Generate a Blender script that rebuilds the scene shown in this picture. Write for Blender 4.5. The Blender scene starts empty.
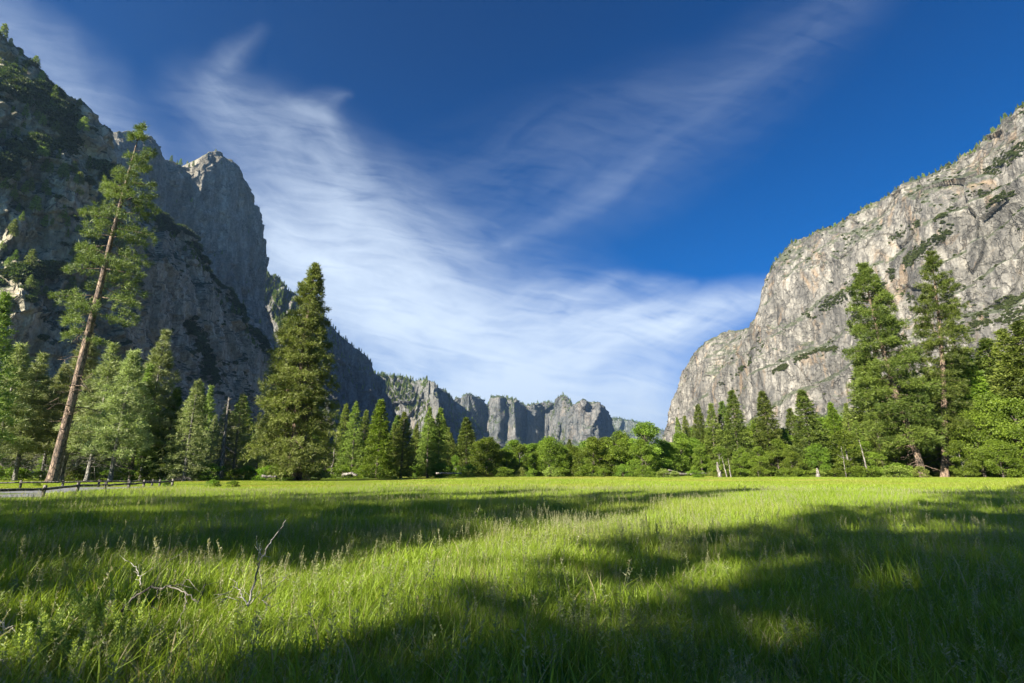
import bpy, math, random
import numpy as np
from mathutils import Vector

# ------------------------------------------------------------------ camera, world, sun
scene = bpy.context.scene
COL = scene.collection
W_, H_ = 1024, 683
FPX = 512.0
EYE = 1.6
PITCH = math.atan((471 - 341.5) / FPX)
CP, SP = math.cos(PITCH), math.sin(PITCH)
cam_d = bpy.data.cameras.new('camera')
cam_d.sensor_width = 36
cam_d.lens = 36 * FPX / W_
cam_d.clip_start = 0.05
cam_d.clip_end = 30000
cam = bpy.data.objects.new('camera', cam_d)
COL.objects.link(cam)
cam.location = (0, 0, EYE)
cam.rotation_euler = (math.pi / 2 + PITCH, 0, 0)
scene.camera = cam

SUN_EL = math.radians(29)
SUN_AZ = math.radians(44.2)
S = Vector((-math.sin(SUN_AZ) * math.cos(SUN_EL), -math.cos(SUN_AZ) * math.cos(SUN_EL), math.sin(SUN_EL)))
sd = bpy.data.lights.new('sun', 'SUN')
sd.energy = 5.0
sd.angle = math.radians(0.5)
sd.color = (1.0, 0.93, 0.80)
sun = bpy.data.objects.new('sun', sd)
COL.objects.link(sun)
sun.rotation_euler = S.to_track_quat('Z', 'Y').to_euler()

scene.view_settings.view_transform = 'Standard'
scene.view_settings.look = 'None'
scene.view_settings.gamma = 1
scene.view_settings.use_curve_mapping = False
scene.view_settings.exposure = 1.80
cy = scene.cycles
cy.max_bounces = 5
cy.diffuse_bounces = 3
cy.glossy_bounces = 1
cy.transmission_bounces = 3
cy.transparent_max_bounces = 8
cy.volume_bounces = 0
cy.use_denoising = True
cy.denoising_prefilter = 'ACCURATE'
cy.caustics_reflective = False
cy.caustics_refractive = False
cy.sample_clamp_indirect = 4


def P(px, py, Y):
    """world point at forward distance Y seen at a photo pixel"""
    u = 341.5 - py
    y = FPX * CP - u * SP
    z = FPX * SP + u * CP
    s = Y / y
    return np.array([(px - 512) * s, Y, EYE + z * s])


def G(px, py, z=0.0):
    """point of the flat meadow seen at a photo pixel"""
    u = 341.5 - py
    y = FPX * CP - u * SP
    zz = FPX * SP + u * CP
    s = (z - EYE) / zz
    return np.array([(px - 512) * s, y * s, z])


def pix(V):
    x, y, z = V[..., 0], V[..., 1], V[..., 2] - EYE
    f = y * CP + z * SP
    u = z * CP - y * SP
    f = np.maximum(f, 1e-3)
    return 512 + FPX * x / f, 341.5 - FPX * u / f


# ------------------------------------------------------------------ node helpers
def new_mat(name):
    m = bpy.data.materials.new(name)
    m.use_nodes = True
    nt = m.node_tree
    nt.nodes.clear()
    out = nt.nodes.new('ShaderNodeOutputMaterial')
    return m, nt, out


class NB:
    def __init__(s, nt):
        s.nt = nt

    def n(s, t, **kw):
        nd = s.nt.nodes.new(t)
        for k, v in kw.items():
            setattr(nd, k, v)
        return nd

    def set(s, sock, v):
        if isinstance(v, bpy.types.NodeSocket):
            s.nt.links.new(v, sock)
        elif v is not None:
            sock.default_value = v

    def m(s, op, a, b=None, c=None, clamp=False):
        nd = s.n('ShaderNodeMath', operation=op)
        nd.use_clamp = clamp
        s.set(nd.inputs[0], a)
        s.set(nd.inputs[1], b)
        s.set(nd.inputs[2], c)
        return nd.outputs[0]

    def vm(s, op, a, b=None, scale=None):
        nd = s.n('ShaderNodeVectorMath', operation=op)
        s.set(nd.inputs[0], a)
        s.set(nd.inputs[1], b)
        if scale is not None:
            s.set(nd.inputs[3], scale)
        return nd.outputs[1] if op in ('DOT_PRODUCT', 'LENGTH') else nd.outputs[0]

    def noise(s, vec, scale, detail=5, rough=0.55, dist=0.0, col=False):
        nd = s.n('ShaderNodeTexNoise')
        s.set(nd.inputs['Vector'], vec)
        nd.inputs['Scale'].default_value = scale
        nd.inputs['Detail'].default_value = detail
        nd.inputs['Roughness'].default_value = rough
        nd.inputs['Distortion'].default_value = dist
        return nd.outputs['Color' if col else 'Fac']

    def mapr(s, v, a, b, c=0.0, d=1.0, smooth=True):
        nd = s.n('ShaderNodeMapRange')
        if smooth:
            nd.interpolation_type = 'SMOOTHSTEP'
        s.set(nd.inputs[0], v)
        for i, q in enumerate((a, b, c, d)):
            s.set(nd.inputs[i + 1], q)
        return nd.outputs[0]

    def mix(s, f, a, b, mode='MIX'):
        nd = s.n('ShaderNodeMix', data_type='RGBA', blend_type=mode)
        s.set(nd.inputs[0], f)
        for k, v in ((6, a), (7, b)):
            s.set(nd.inputs[k], (*v, 1) if isinstance(v, tuple) and len(v) == 3 else v)
        return nd.outputs[2]

    def xyz(s, x, y, z):
        nd = s.n('ShaderNodeCombineXYZ')
        for i, v in enumerate((x, y, z)):
            s.set(nd.inputs[i], v)
        return nd.outputs[0]

    def sep(s, v):
        nd = s.n('ShaderNodeSeparateXYZ')
        s.set(nd.inputs[0], v)
        return nd.outputs


# ------------------------------------------------------------------ sky: clear Nishita sky with thin cirrus
world = bpy.data.worlds.new('World')
scene.world = world
world.use_nodes = True
wt = world.node_tree
wt.nodes.clear()
b = NB(wt)
wout = b.n('ShaderNodeOutputWorld')
bg = b.n('ShaderNodeBackground')
bg.inputs[1].default_value = 0.10
wt.links.new(bg.outputs[0], wout.inputs[0])
sky = b.n('ShaderNodeTexSky')
sky.sky_type = 'NISHITA'
sky.sun_disc = False
sky.sun_elevation = SUN_EL
sky.sun_rotation = math.atan2(S.x, S.y)
sky.altitude = 1200
sky.air_density = 1.0
sky.dust_density = 0.4
sky.ozone_density = 2.5
hs = b.n('ShaderNodeHueSaturation')
hs.inputs['Saturation'].default_value = 1.42
hs.inputs['Value'].default_value = 0.222
gm = b.n('ShaderNodeGamma')
gm.inputs[1].default_value = 1.7
wt.links.new(sky.outputs[0], gm.inputs[0])
kx = b.vm('DIVIDE', gm.outputs[0], (4.4, 7.4, 17.0))
kx = b.vm('DIVIDE', gm.outputs[0], b.vm('ADD', kx, (1.0, 1.0, 1.0)))
wt.links.new(kx, hs.inputs['Color'])
world.cycles.sampling_method = 'MANUAL'
world.cycles.sample_map_resolution = 256
tc = b.n('ShaderNodeTexCoord')
D = tc.outputs['Generated']
fw = Vector((0, CP, SP)); upv = Vector((0, -SP, CP))
df = b.m('MAXIMUM', b.vm('DOT_PRODUCT', D, tuple(fw)), 0.15)
qx = b.m('DIVIDE', b.sep(D)[0], df)
qy = b.m('DIVIDE', b.vm('DOT_PRODUCT', D, tuple(upv)), df)
Q = b.xyz(qx, qy, 0.0)


def warped(v, sc, amp, detail=3):
    w = b.noise(v, sc, detail, 0.6, col=True)
    return b.vm('ADD', v, b.vm('SCALE', b.vm('SUBTRACT', w, (0.5, 0.5, 0.5)), scale=amp))


Qw = warped(warped(Q, 2.2, 0.09, 2), 8.0, 0.03, 4)
qxs, qys, _ = b.sep(Qw)


def capsule(pts, r0, r1, w):
    """soft streak along a polyline of sky directions, thinning out at both ends"""
    best = None
    n_ = len(pts) - 1
    for k, (a, c) in enumerate(zip(pts[:-1], pts[1:])):
        ax, ay = (a[0] - 512) / FPX, (341.5 - a[1]) / FPX
        cx, cy_ = (c[0] - 512) / FPX, (341.5 - c[1]) / FPX
        dx, dy = cx - ax, cy_ - ay
        L2 = dx * dx + dy * dy + 1e-9
        t = b.m('ADD', b.m('MULTIPLY', b.m('SUBTRACT', qxs, ax), dx / L2), b.m('MULTIPLY', b.m('SUBTRACT', qys, ay), dy / L2), clamp=True)
        ex = b.m('SUBTRACT', qxs, b.m('MULTIPLY_ADD', t, dx, ax))
        ey = b.m('SUBTRACT', qys, b.m('MULTIPLY_ADD', t, dy, ay))
        d = b.m('SQRT', b.m('MULTIPLY_ADD', ex, ex, b.m('MULTIPLY', ey, ey)))
        # taper: the streak is widest in its middle
        g = b.m('MULTIPLY_ADD', t, 1.0 / n_, k / n_)
        g = b.m('ABSOLUTE', b.m('MULTIPLY_ADD', g, 2.0, -1.0))
        d = b.m('ADD', d, b.m('MULTIPLY', b.m('POWER', g, 2.0), 0.55 * r1 / FPX))
        best = d if best is None else b.m('MINIMUM', best, d)
    return b.m('MULTIPLY', b.mapr(best, r0 / FPX, r1 / FPX, 1.0, 0.0), w)


def fibres(ang, sx, sy, scale, detail=9, rough=0.62):
    ca, sa = math.cos(ang), math.sin(ang)
    u = b.m('ADD', b.m('MULTIPLY', qxs, ca * sx), b.m('MULTIPLY', qys, sa * sx))
    v = b.m('ADD', b.m('MULTIPLY', qxs, -sa * sy), b.m('MULTIPLY', qys, ca * sy))
    return b.noise(b.xyz(u, v, 0.3), scale, detail, rough, 0.6)


f1 = fibres(math.radians(-40), 1.0, 4.0, 2.2, 6, 0.55)
f2 = fibres(math.radians(24), 1.0, 4.0, 2.4, 6, 0.55)
f3 = b.noise(Qw, 2.4, 6, 0.55)
f4 = fibres(math.radians(-12), 1.0, 5.5, 7.0, 5, 0.6)
veil = None
for pts, r0, r1, w, f in [
    ([(160, 190), (330, 260), (460, 350), (620, 400), (720, 420)], 0, 165, 0.72, f3),
    ([(60, 260), (330, 330), (480, 390), (700, 430)], 10, 150, 0.55, f3),
    ([(180, 90), (290, 170), (390, 250), (520, 350)], 0, 100, 0.40, f1),
    ([(300, 230), (440, 205), (580, 165), (720, 105), (900, -40)], 0, 100, 0.12, f2),
    ([(252, 38), (230, 60), (212, 84), (238, 106), (285, 128), (330, 170), (350, 230)], 0, 36, 0.20, f1),
    ([(285, 112), (320, 104), (350, 98)], 0, 22, 0.16, f2),
    ([(285, 105), (325, 130), (350, 180), (360, 240)], 0, 32, 0.36, f1),
    ([(470, 255), (540, 225), (590, 200), (650, 160)], 0, 20, 0.09, f2),
    ([(520, 370), (640, 330), (700, 312), (800, 285)], 0, 42, 0.75, f2),
    ([(330, 300), (450, 320), (600, 330), (700, 340)], 0, 60, 0.5, f2),
    ([(560, 300), (620, 285), (690, 280)], 0, 22, 0.3, f2),
    ([(440, 330), (600, 330), (760, 320)], 0, 60, 0.35, f2),
    ([(-100, -40), (20, 60), (100, 130), (180, 200)], 0, 80, 0.36, f3),
    ([(640, 400), (740, 380), (860, 400)], 10, 90, 0.25, f3),
    ([(250, 400), (440, 415), (560, 420), (720, 445)], 10, 95, 0.5, f3),
    ([(-200, 460), (512, 440), (1224, 460)], 0, 110, 0.35, f3),
]:
    m_ = capsule(pts, r0, r1, w)
    m_ = b.m('MULTIPLY', m_, b.mapr(b.m('ADD', f, b.m('MULTIPLY', b.m('SUBTRACT', f4, 0.5), 0.45)), 0.26, 0.72, 0.1, 1.3, smooth=False))
    veil = m_ if veil is None else b.m('SUBTRACT', b.m('ADD', veil, m_), b.m('MULTIPLY', veil, m_))
veil = b.m('MINIMUM', b.m('MAXIMUM', veil, 0.0), 0.93)
cloud_col = (2.45, 2.85, 3.35)
skyc = b.mix(veil, hs.outputs[0], cloud_col)
wt.links.new(skyc, bg.inputs[0])

# ------------------------------------------------------------------ numpy noise
M32 = np.uint64(0xFFFFFFFF)


def h3(ix, iy, iz, seed):
    h = (ix.astype(np.int64) * 374761393 + iy.astype(np.int64) * 668265263 + iz.astype(np.int64) * 1274126177 + seed * 974634757).astype(np.uint64) & M32
    h = ((h ^ (h >> np.uint64(13))) * np.uint64(1274126177)) & M32
    h = ((h ^ (h >> np.uint64(16))) * np.uint64(2246822519)) & M32
    h = h ^ (h >> np.uint64(15))
    return (h & M32).astype(np.float64) / 4294967295.0


def vnoise(p, seed=0):
    i = np.floor(p)
    f = p - i
    f = f * f * f * (f * (f * 6 - 15) + 10)
    i = i.astype(np.int64)
    r = 0
    for dx in (0, 1):
        wx = f[..., 0] if dx else 1 - f[..., 0]
        for dy in (0, 1):
            wy = f[..., 1] if dy else 1 - f[..., 1]
            for dz in (0, 1):
                wz = f[..., 2] if dz else 1 - f[..., 2]
                r = r + wx * wy * wz * h3(i[..., 0] + dx, i[..., 1] + dy, i[..., 2] + dz, seed)
    return r * 2 - 1


def fbm(p, octv=5, gain=0.5, seed=0, ridged=False, lac=2.03):
    a, s, r = 1.0, 0.0, 0
    q = p.copy()
    for o in range(octv):
        n = vnoise(q, seed + o * 17)
        if ridged:
            n = 1 - 2 * np.abs(n)
        r = r + a * n
        s += a
        a *= gain
        q = q * lac + 11.3
    return r / s


def cells(p, seed=0):
    """per-cell random plateaus with tilted facets (joint blocks)"""
    i = np.floor(p).astype(np.int64)
    best = np.full(p.shape[:-1], 9e9)
    val = np.zeros(p.shape[:-1])
    for dx in (-1, 0, 1):
        for dy in (-1, 0, 1):
            for dz in (-1, 0, 1):
                cx, cy2, cz = i[..., 0] + dx, i[..., 1] + dy, i[..., 2] + dz
                r1, r2, r3 = h3(cx, cy2, cz, seed), h3(cx, cy2, cz, seed + 5), h3(cx, cy2, cz, seed + 9)
                ex, ey, ez = p[..., 0] - cx - r1, p[..., 1] - cy2 - r2, p[..., 2] - cz - r3
                d = ex * ex + ey * ey + ez * ez
                v = (h3(cx, cy2, cz, seed + 3) * 2 - 1) + (ex * (r2 - .5) + ey * (r3 - .5) + ez * (r1 - .5)) * 2.5
                m = d < best
                best = np.where(m, d, best)
                val = np.where(m, v, val)
    return val


# ------------------------------------------------------------------ mesh helpers
def mk_mesh(name, V, F, mats, midx=None, attrs=None, smooth=False):
    """F: list of int arrays (N,3) or (N,4)"""
    me = bpy.data.meshes.new(name)
    F = [f for f in F if len(f)]
    nl = sum(f.size for f in F)
    npoly = sum(len(f) for f in F)
    me.vertices.add(len(V))
    me.vertices.foreach_set('co', np.asarray(V, np.float32).ravel())
    me.loops.add(nl)
    me.polygons.add(npoly)
    me.loops.foreach_set('vertex_index', np.concatenate([f.ravel() for f in F]).astype(np.int32))
    tot = np.concatenate([np.full(len(f), f.shape[1]) for f in F]).astype(np.int32)
    st = np.concatenate([[0], np.cumsum(tot)[:-1]]).astype(np.int32)
    me.polygons.foreach_set('loop_start', st)
    if midx is not None:
        me.polygons.foreach_set('material_index', np.asarray(midx, np.int32))
    if smooth:
        me.polygons.foreach_set('use_smooth', np.ones(npoly, bool))
    for m in (mats if isinstance(mats, (list, tuple)) else [mats]):
        me.materials.append(m)
    for k, v in (attrs or {}).items():
        a = me.attributes.new(k, 'FLOAT', 'POINT')
        a.data.foreach_set('value', np.asarray(v, np.float32))
    me.update()
    me.validate()
    return me


def link(name, data, parent=None, loc=None):
    o = bpy.data.objects.new(name, data)
    COL.objects.link(o)
    if parent is not None:
        o.parent = parent
    if loc is not None:
        o.location = loc
    return o


def tag(o, label=None, cat=None, group=None, kind=None):
    for k, v in (('label', label), ('category', cat), ('group', group), ('kind', kind)):
        if v:
            o[k] = v
    return o


class MB:
    """collects shapes for one mesh"""
    def __init__(s):
        s.V, s.F, s.R, s.M, s.n = [], [], [], [], 0

    def add(s, V, F, rnd=0.5, mi=0):
        V = np.asarray(V, float)
        F = np.asarray(F, int)
        s.V.append(V)
        s.F.append(F + s.n)
        s.R.append(np.broadcast_to(np.asarray(rnd, float), (len(V),)))
        s.M.append(np.full(len(F), mi))
        s.n += len(V)

    def mesh(s, name, mats, smooth=False):
        return mk_mesh(name, np.concatenate(s.V), s.F, mats, np.concatenate(s.M), {'rnd': np.concatenate(s.R)}, smooth)

    def build(s, name, mats, parent=None, loc=None, smooth=False):
        return link(name, s.mesh(name, mats, smooth), parent, loc)


def tube(pts, rad, n=6, wob=0.0, rng=None):
    pts = np.asarray(pts, float)
    rad = np.broadcast_to(np.asarray(rad, float), (len(pts),))
    t = np.gradient(pts, axis=0)
    t /= np.linalg.norm(t, axis=1, keepdims=True) + 1e-9
    ref = np.array([0.31, 0.95, 0.05]) if abs(t[0][2]) > 0.7 else np.array([0.05, 0.1, 0.99])
    a = np.cross(t, ref)
    a /= np.linalg.norm(a, axis=1, keepdims=True) + 1e-9
    c = np.cross(t, a)
    th = np.arange(n) / n * 2 * math.pi
    r = rad[:, None] * np.ones(n)
    if wob and rng is not None:
        r = r * (1 + wob * rng.uniform(-1, 1, r.shape))
    V = pts[:, None] + r[..., None] * (a[:, None] * np.cos(th)[None, :, None] + c[:, None] * np.sin(th)[None, :, None])
    K = len(pts)
    i = np.arange(K - 1)[:, None] * n
    j = np.arange(n)[None]
    F = np.stack([i + j, i + (j + 1) % n, i + n + (j + 1) % n, i + n + j], -1).reshape(-1, 4)
    V = V.reshape(-1, 3)
    # end cap
    V = np.concatenate([V, pts[:1], pts[-1:]])
    e = K * n
    cap0 = np.stack([np.full(n, e), (np.arange(n) + 1) % n, np.arange(n), np.full(n, e)], -1)[:, :3]
    cap1 = np.stack([np.full(n, e + 1), (K - 1) * n + np.arange(n), (K - 1) * n + (np.arange(n) + 1) % n], -1)
    return V, F, np.concatenate([cap0, cap1])


def add_tube(mb, pts, rad, n=6, rnd=0.5, mi=0, wob=0, rng=None):
    V, F, C = tube(pts, rad, n, wob, rng)
    k = mb.n
    mb.add(V, F, rnd, mi)
    mb.F.append(C + k)
    mb.M.append(np.full(len(C), mi))


def unit(v):
    return v / (np.linalg.norm(v, axis=-1, keepdims=True) + 1e-9)


def leaves(mb, c, d, L, w, rng, rnd, mi=0):
    """diamond leaves: base c, direction d, length L, half width w"""
    n = len(c)
    d = unit(d)
    s = unit(np.cross(d, rng.normal(size=(n, 3))))
    L = np.broadcast_to(L, (n,))[:, None]
    w = np.broadcast_to(w, (n,))[:, None]
    V = np.stack([c, c + d * L * .5 + s * w, c + d * L, c + d * L * .5 - s * w], 1).reshape(-1, 3)
    F = np.arange(4 * n).reshape(-1, 4)
    mb.add(V, F, np.repeat(np.broadcast_to(rnd, (n,)), 4), mi)


def rand_dirs(rng, n):
    return unit(rng.normal(size=(n, 3)))


# ------------------------------------------------------------------ materials
def foliage_mat(name, ca, cb, trans=0.35, rough=0.55, hv=0.25, sub=(0.30, 0.45, 0.05)):
    m, nt, out = new_mat(name)
    q = NB(nt)
    at = q.n('ShaderNodeAttribute', attribute_name='rnd')
    oi = q.n('ShaderNodeObjectInfo')
    base = q.mix(at.outputs['Fac'], ca, cb)
    hsn = q.n('ShaderNodeHueSaturation')
    q.set(hsn.inputs['Color'], base)
    q.set(hsn.inputs['Hue'], q.mapr(oi.outputs['Random'], 0, 1, 0.485, 0.515, smooth=False))
    q.set(hsn.inputs['Value'], q.mapr(oi.outputs['Random'], 0, 1, 1 - hv, 1 + hv, smooth=False))
    p = q.n('ShaderNodeBsdfPrincipled')
    q.set(p.inputs['Base Color'], hsn.outputs[0])
    p.inputs['Roughness'].default_value = rough
    p.inputs['Specular IOR Level'].default_value = 0.3
    t = q.n('ShaderNodeBsdfTranslucent')
    q.set(t.inputs[0], q.mix(0.55, hsn.outputs[0], q.mix(1.0, hsn.outputs[0], tuple(4 * x for x in sub), 'MULTIPLY')))
    ms = q.n('ShaderNodeMixShader')
    ms.inputs[0].default_value = trans
    nt.links.new(p.outputs[0], ms.inputs[1])
    nt.links.new(t.outputs[0], ms.inputs[2])
    nt.links.new(ms.outputs[0], out.inputs[0])
    return m


def bark_mat(name, ca, cb, sc=3.0):
    m, nt, out = new_mat(name)
    q = NB(nt)
    tcn = q.n('ShaderNodeTexCoord')
    v = q.vm('MULTIPLY', tcn.outputs['Object'], (1, 1, 0.22))
    n1 = q.noise(v, sc, 6, 0.6, 0.5)
    n2 = q.noise(tcn.outputs['Object'], sc * 0.25, 3)
    vo = q.n('ShaderNodeTexVoronoi', feature='DISTANCE_TO_EDGE')
    q.set(vo.inputs['Vector'], q.vm('ADD', q.vm('MULTIPLY', tcn.outputs['Object'], (1, 1, 0.35)), q.vm('SCALE', q.noise(tcn.outputs['Object'], 4.0, 3, col=True), scale=.25)))
    vo.inputs['Scale'].default_value = sc * 1.1
    fur = q.mapr(vo.outputs['Distance'], 0.0, 0.12)
    c = q.mix(q.mapr(n1, 0.35, 0.65), ca, cb)
    c = q.mix(q.mapr(n2, 0.35, 0.7), c, q.mix(0.5, c, (0.08, 0.07, 0.06)))
    c = q.mix(fur, tuple(x * .35 for x in ca), c)
    p = q.n('ShaderNodeBsdfPrincipled')
    q.set(p.inputs['Base Color'], c)
    p.inputs['Roughness'].default_value = 0.9
    bp = q.n('ShaderNodeBump')
    bp.inputs['Strength'].default_value = 0.8
    bp.inputs['Distance'].default_value = 0.08
    q.set(bp.inputs['Height'], q.m('ADD', n1, fur))
    nt.links.new(bp.outputs[0], p.inputs['Normal'])
    nt.links.new(p.outputs[0], out.inputs[0])
    return m


def rock_mat(name, dark, mid, light, tan=(0.42, 0.30, 0.18), tan_amt=0.5, veg=0.6, S_=1.0, bump=1.0, vegc=(0.045, 0.06, 0.025)):
    m, nt, out = new_mat(name)
    q = NB(nt)
    g = q.n('ShaderNodeNewGeometry')
    pos = g.outputs['Position']
    pv = q.vm('MULTIPLY', pos, (1, 1, 0.16))
    big = q.noise(q.vm('MULTIPLY', pos, (1, 1, 0.55)), 0.011 / S_, 6, 0.6, 1.0)
    streak = q.noise(pv, 0.075 / S_, 7, 0.66, 0.6)
    fine = q.noise(pos, 0.16 / S_, 8, 0.72, 0.3)
    c = q.mix(q.mapr(big, 0.40, 0.60), dark, light)
    pale = q.noise(q.vm('MULTIPLY', pos, (1, 1, 0.3)), 0.02 / S_, 6, 0.62, 2.0)
    c = q.mix(q.mapr(pale, 0.52, 0.66), c, light)
    c = q.mix(q.mapr(streak, 0.38, 0.62), q.mix(0.85, c, dark), q.mix(0.5, c, mid))
    c = q.mix(q.m('MULTIPLY', q.mapr(q.noise(q.vm('MULTIPLY', pos, (1, 1, 0.4)), 0.017 / S_, 5, 0.65, 1.5), 0.53, 0.68), tan_amt), c, tan)
    # dark joints and pale fresh faces
    crack = q.n('ShaderNodeTexVoronoi', feature='DISTANCE_TO_EDGE')
    wv = q.vm('ADD', q.vm('MULTIPLY', pos, (1, 1, 0.3)), q.vm('SCALE', q.noise(pos, 0.035 / S_, 6, col=True), scale=60.0 * S_))
    q.set(crack.inputs['Vector'], wv)
    crack.inputs['Scale'].default_value = 0.035 / S_
    ck = q.mapr(crack.outputs['Distance'], 0.0, 0.07, 0.0, 1.0)
    c = q.mix(q.m('MULTIPLY', q.m('SUBTRACT', 1.0, ck), q.mapr(q.noise(pos, 0.03 / S_, 4), 0.42, 0.62, 0.0, 0.7)), c, tuple(x * 0.4 for x in dark))
    c = q.mix(1.0, c, q.mapr(fine, 0.3, 0.7, 0.68, 1.25), 'MULTIPLY')
    nz = q.sep(g.outputs['Normal'])[2]
    vm_ = q.m('MULTIPLY', q.mapr(q.m('ADD', nz, q.m('MULTIPLY', q.m('SUBTRACT', q.noise(pos, 0.06 / S_, 6, 0.7), 0.5), 0.9)), 0.42, 0.62), veg)
    c = q.mix(vm_, c, vegc)
    p = q.n('ShaderNodeBsdfPrincipled')
    q.set(p.inputs['Base Color'], c)
    p.inputs['Roughness'].default_value = 0.85
    p.inputs['Specular IOR Level'].default_value = 0.25
    hgt = q.m('ADD', q.m('ADD', q.m('MULTIPLY', streak, 6.0 * S_), q.m('MULTIPLY', fine, 2.0 * S_)), q.m('MULTIPLY', ck, 1.6 * S_))
    bp = q.n('ShaderNodeBump')
    bp.inputs['Strength'].default_value = bump
    bp.inputs['Distance'].default_value = 1.0
    q.set(bp.inputs['Height'], hgt)
    nt.links.new(bp.outputs[0], p.inputs['Normal'])
    nt.links.new(p.outputs[0], out.inputs[0])
    return m


def plain_mat(name, ca, cb, sc, rough=0.9, bump=0.3, dist=0.02, stretch=(1, 1, 1)):
    m, nt, out = new_mat(name)
    q = NB(nt)
    tcn = q.n('ShaderNodeTexCoord')
    n1 = q.noise(q.vm('MULTIPLY', tcn.outputs['Object'], stretch), sc, 7, 0.65)
    p = q.n('ShaderNodeBsdfPrincipled')
    q.set(p.inputs['Base Color'], q.mix(q.mapr(n1, 0.35, 0.65), ca, cb))
    p.inputs['Roughness'].default_value = rough
    bp = q.n('ShaderNodeBump')
    bp.inputs['Strength'].default_value = bump
    bp.inputs['Distance'].default_value = dist
    q.set(bp.inputs['Height'], n1)
    nt.links.new(bp.outputs[0], p.inputs['Normal'])
    nt.links.new(p.outputs[0], out.inputs[0])
    return m


def grass_mat(name, ca, cb, cdry, trans=0.45, dry=0.35):
    m, nt, out = new_mat(name)
    q = NB(nt)
    at = q.n('ShaderNodeAttribute', attribute_name='rnd')
    g = q.n('ShaderNodeNewGeometry')
    n1 = q.noise(g.outputs['Position'], 0.16, 4, 0.6)
    n2 = q.noise(q.vm('MULTIPLY', g.outputs['Position'], (0.35, 1, 1)), 0.07, 4, 0.6)
    c = q.mix(at.outputs['Fac'], ca, cb)
    c = q.mix(q.m('MULTIPLY', q.mapr(n1, 0.4, 0.7), 0.55), c, cb)
    c = q.mix(q.m('MULTIPLY', q.mapr(n2, 0.46, 0.64), dry), c, cdry)
    c = q.mix(q.mapr(at.outputs['Fac'], 0.975, 0.99), c, (0.42, 0.36, 0.19))
    p = q.n('ShaderNodeBsdfPrincipled')
    q.set(p.inputs['Base Color'], c)
    p.inputs['Roughness'].default_value = 0.5
    p.inputs['Specular IOR Level'].default_value = 0.35
    t = q.n('ShaderNodeBsdfTranslucent')
    q.set(t.inputs[0], q.mix(1.0, c, (1.25, 1.2, 0.6), 'MULTIPLY'))
    ms = q.n('ShaderNodeMixShader')
    ms.inputs[0].default_value = trans
    nt.links.new(p.outputs[0], ms.inputs[1])
    nt.links.new(t.outputs[0], ms.inputs[2])
    nt.links.new(ms.outputs[0], out.inputs[0])
    return m


M_ROCK_L = rock_mat('granite_left', (0.25, 0.22, 0.155), (0.45, 0.40, 0.29), (0.58, 0.525, 0.40), tan_amt=0.25, veg=0.9, S_=0.7)
M_ROCK_B = rock_mat('granite_tower', (0.17, 0.155, 0.122), (0.31, 0.28, 0.225), (0.46, 0.42, 0.34), tan_amt=0.12, veg=0.6, S_=1.0)
M_ROCK_D = rock_mat('granite_ridge', (0.10, 0.10, 0.092), (0.17, 0.168, 0.155), (0.27, 0.265, 0.24), tan_amt=0.2, veg=0.85, S_=1.4)
M_ROCK_F = rock_mat('granite_far', (0.065, 0.07, 0.066), (0.13, 0.128, 0.118), (0.22, 0.205, 0.185), tan=(0.22,0.17,0.12), tan_amt=0.4, veg=0.9, S_=2.2)
M_ROCK_R = rock_mat('granite_right', (0.075, 0.072, 0.066), (0.175, 0.164, 0.143), (0.335, 0.310, 0.262), tan=(0.30, 0.20, 0.11), tan_amt=0.45, veg=0.7, S_=0.8, bump=1.0)
M_HILL = rock_mat('wooded_hill', (0.10, 0.11, 0.09), (0.16, 0.17, 0.14), (0.24, 0.24, 0.2), tan_amt=0.1, veg=0.9, S_=3.0)

M_PINE = foliage_mat('pine_needles', (0.105, 0.142, 0.028), (0.300, 0.355, 0.090), 0.30, sub=(.28, .36, .10))
M_PINE_Y = foliage_mat('pale_pine_needles', (0.150, 0.178, 0.062), (0.360, 0.395, 0.165), 0.32, sub=(.27, .32, .12))
M_FIR = foliage_mat('fir_needles', (0.085, 0.118, 0.020), (0.240, 0.290, 0.052), 0.28)
M_FIR_D = foliage_mat('dark_fir_needles', (0.055, 0.084, 0.013), (0.155, 0.200, 0.032), 0.28)
M_PINE_D = foliage_mat('old_pine_needles', (0.070, 0.098, 0.024), (0.205, 0.245, 0.066), 0.28, sub=(.28, .34, .10))
M_SHRUB = foliage_mat('ledge_shrub_leaves', (0.035, 0.048, 0.014), (0.120, 0.140, 0.040), 0.2)
M_LEAF = foliage_mat('broad_leaves', (0.065, 0.105, 0.010), (0.200, 0.275, 0.028), 0.38)
M_BARK_O = bark_mat('orange_pine_bark', (0.13, 0.09, 0.065), (0.37, 0.255, 0.17))
M_BARK = bark_mat('grey_brown_bark', (0.10, 0.08, 0.06), (0.27, 0.22, 0.17))
M_BARK_P = bark_mat('pale_bark', (0.18, 0.165, 0.14), (0.38, 0.355, 0.30))
M_DEAD = bark_mat('bleached_dead_wood', (0.20, 0.175, 0.145), (0.40, 0.36, 0.31))
M_TWIG = bark_mat('bleached_twig_wood', (0.42, 0.38, 0.32), (0.66, 0.61, 0.54))
M_FENCE = bark_mat('weathered_fence_wood', (0.08, 0.07, 0.06), (0.22, 0.195, 0.165))
M_ROAD = plain_mat('grey_asphalt', (0.11, 0.11, 0.115), (0.17, 0.17, 0.17), 3.0)
M_STONE = plain_mat('pale_stone', (0.30, 0.29, 0.27), (0.5, 0.48, 0.44), 2.5, bump=0.6, dist=0.05)
M_GRASS = grass_mat('meadow_grass_blades', (0.140, 0.220, 0.012), (0.320, 0.430, 0.045), (0.32, 0.32, 0.09))
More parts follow.
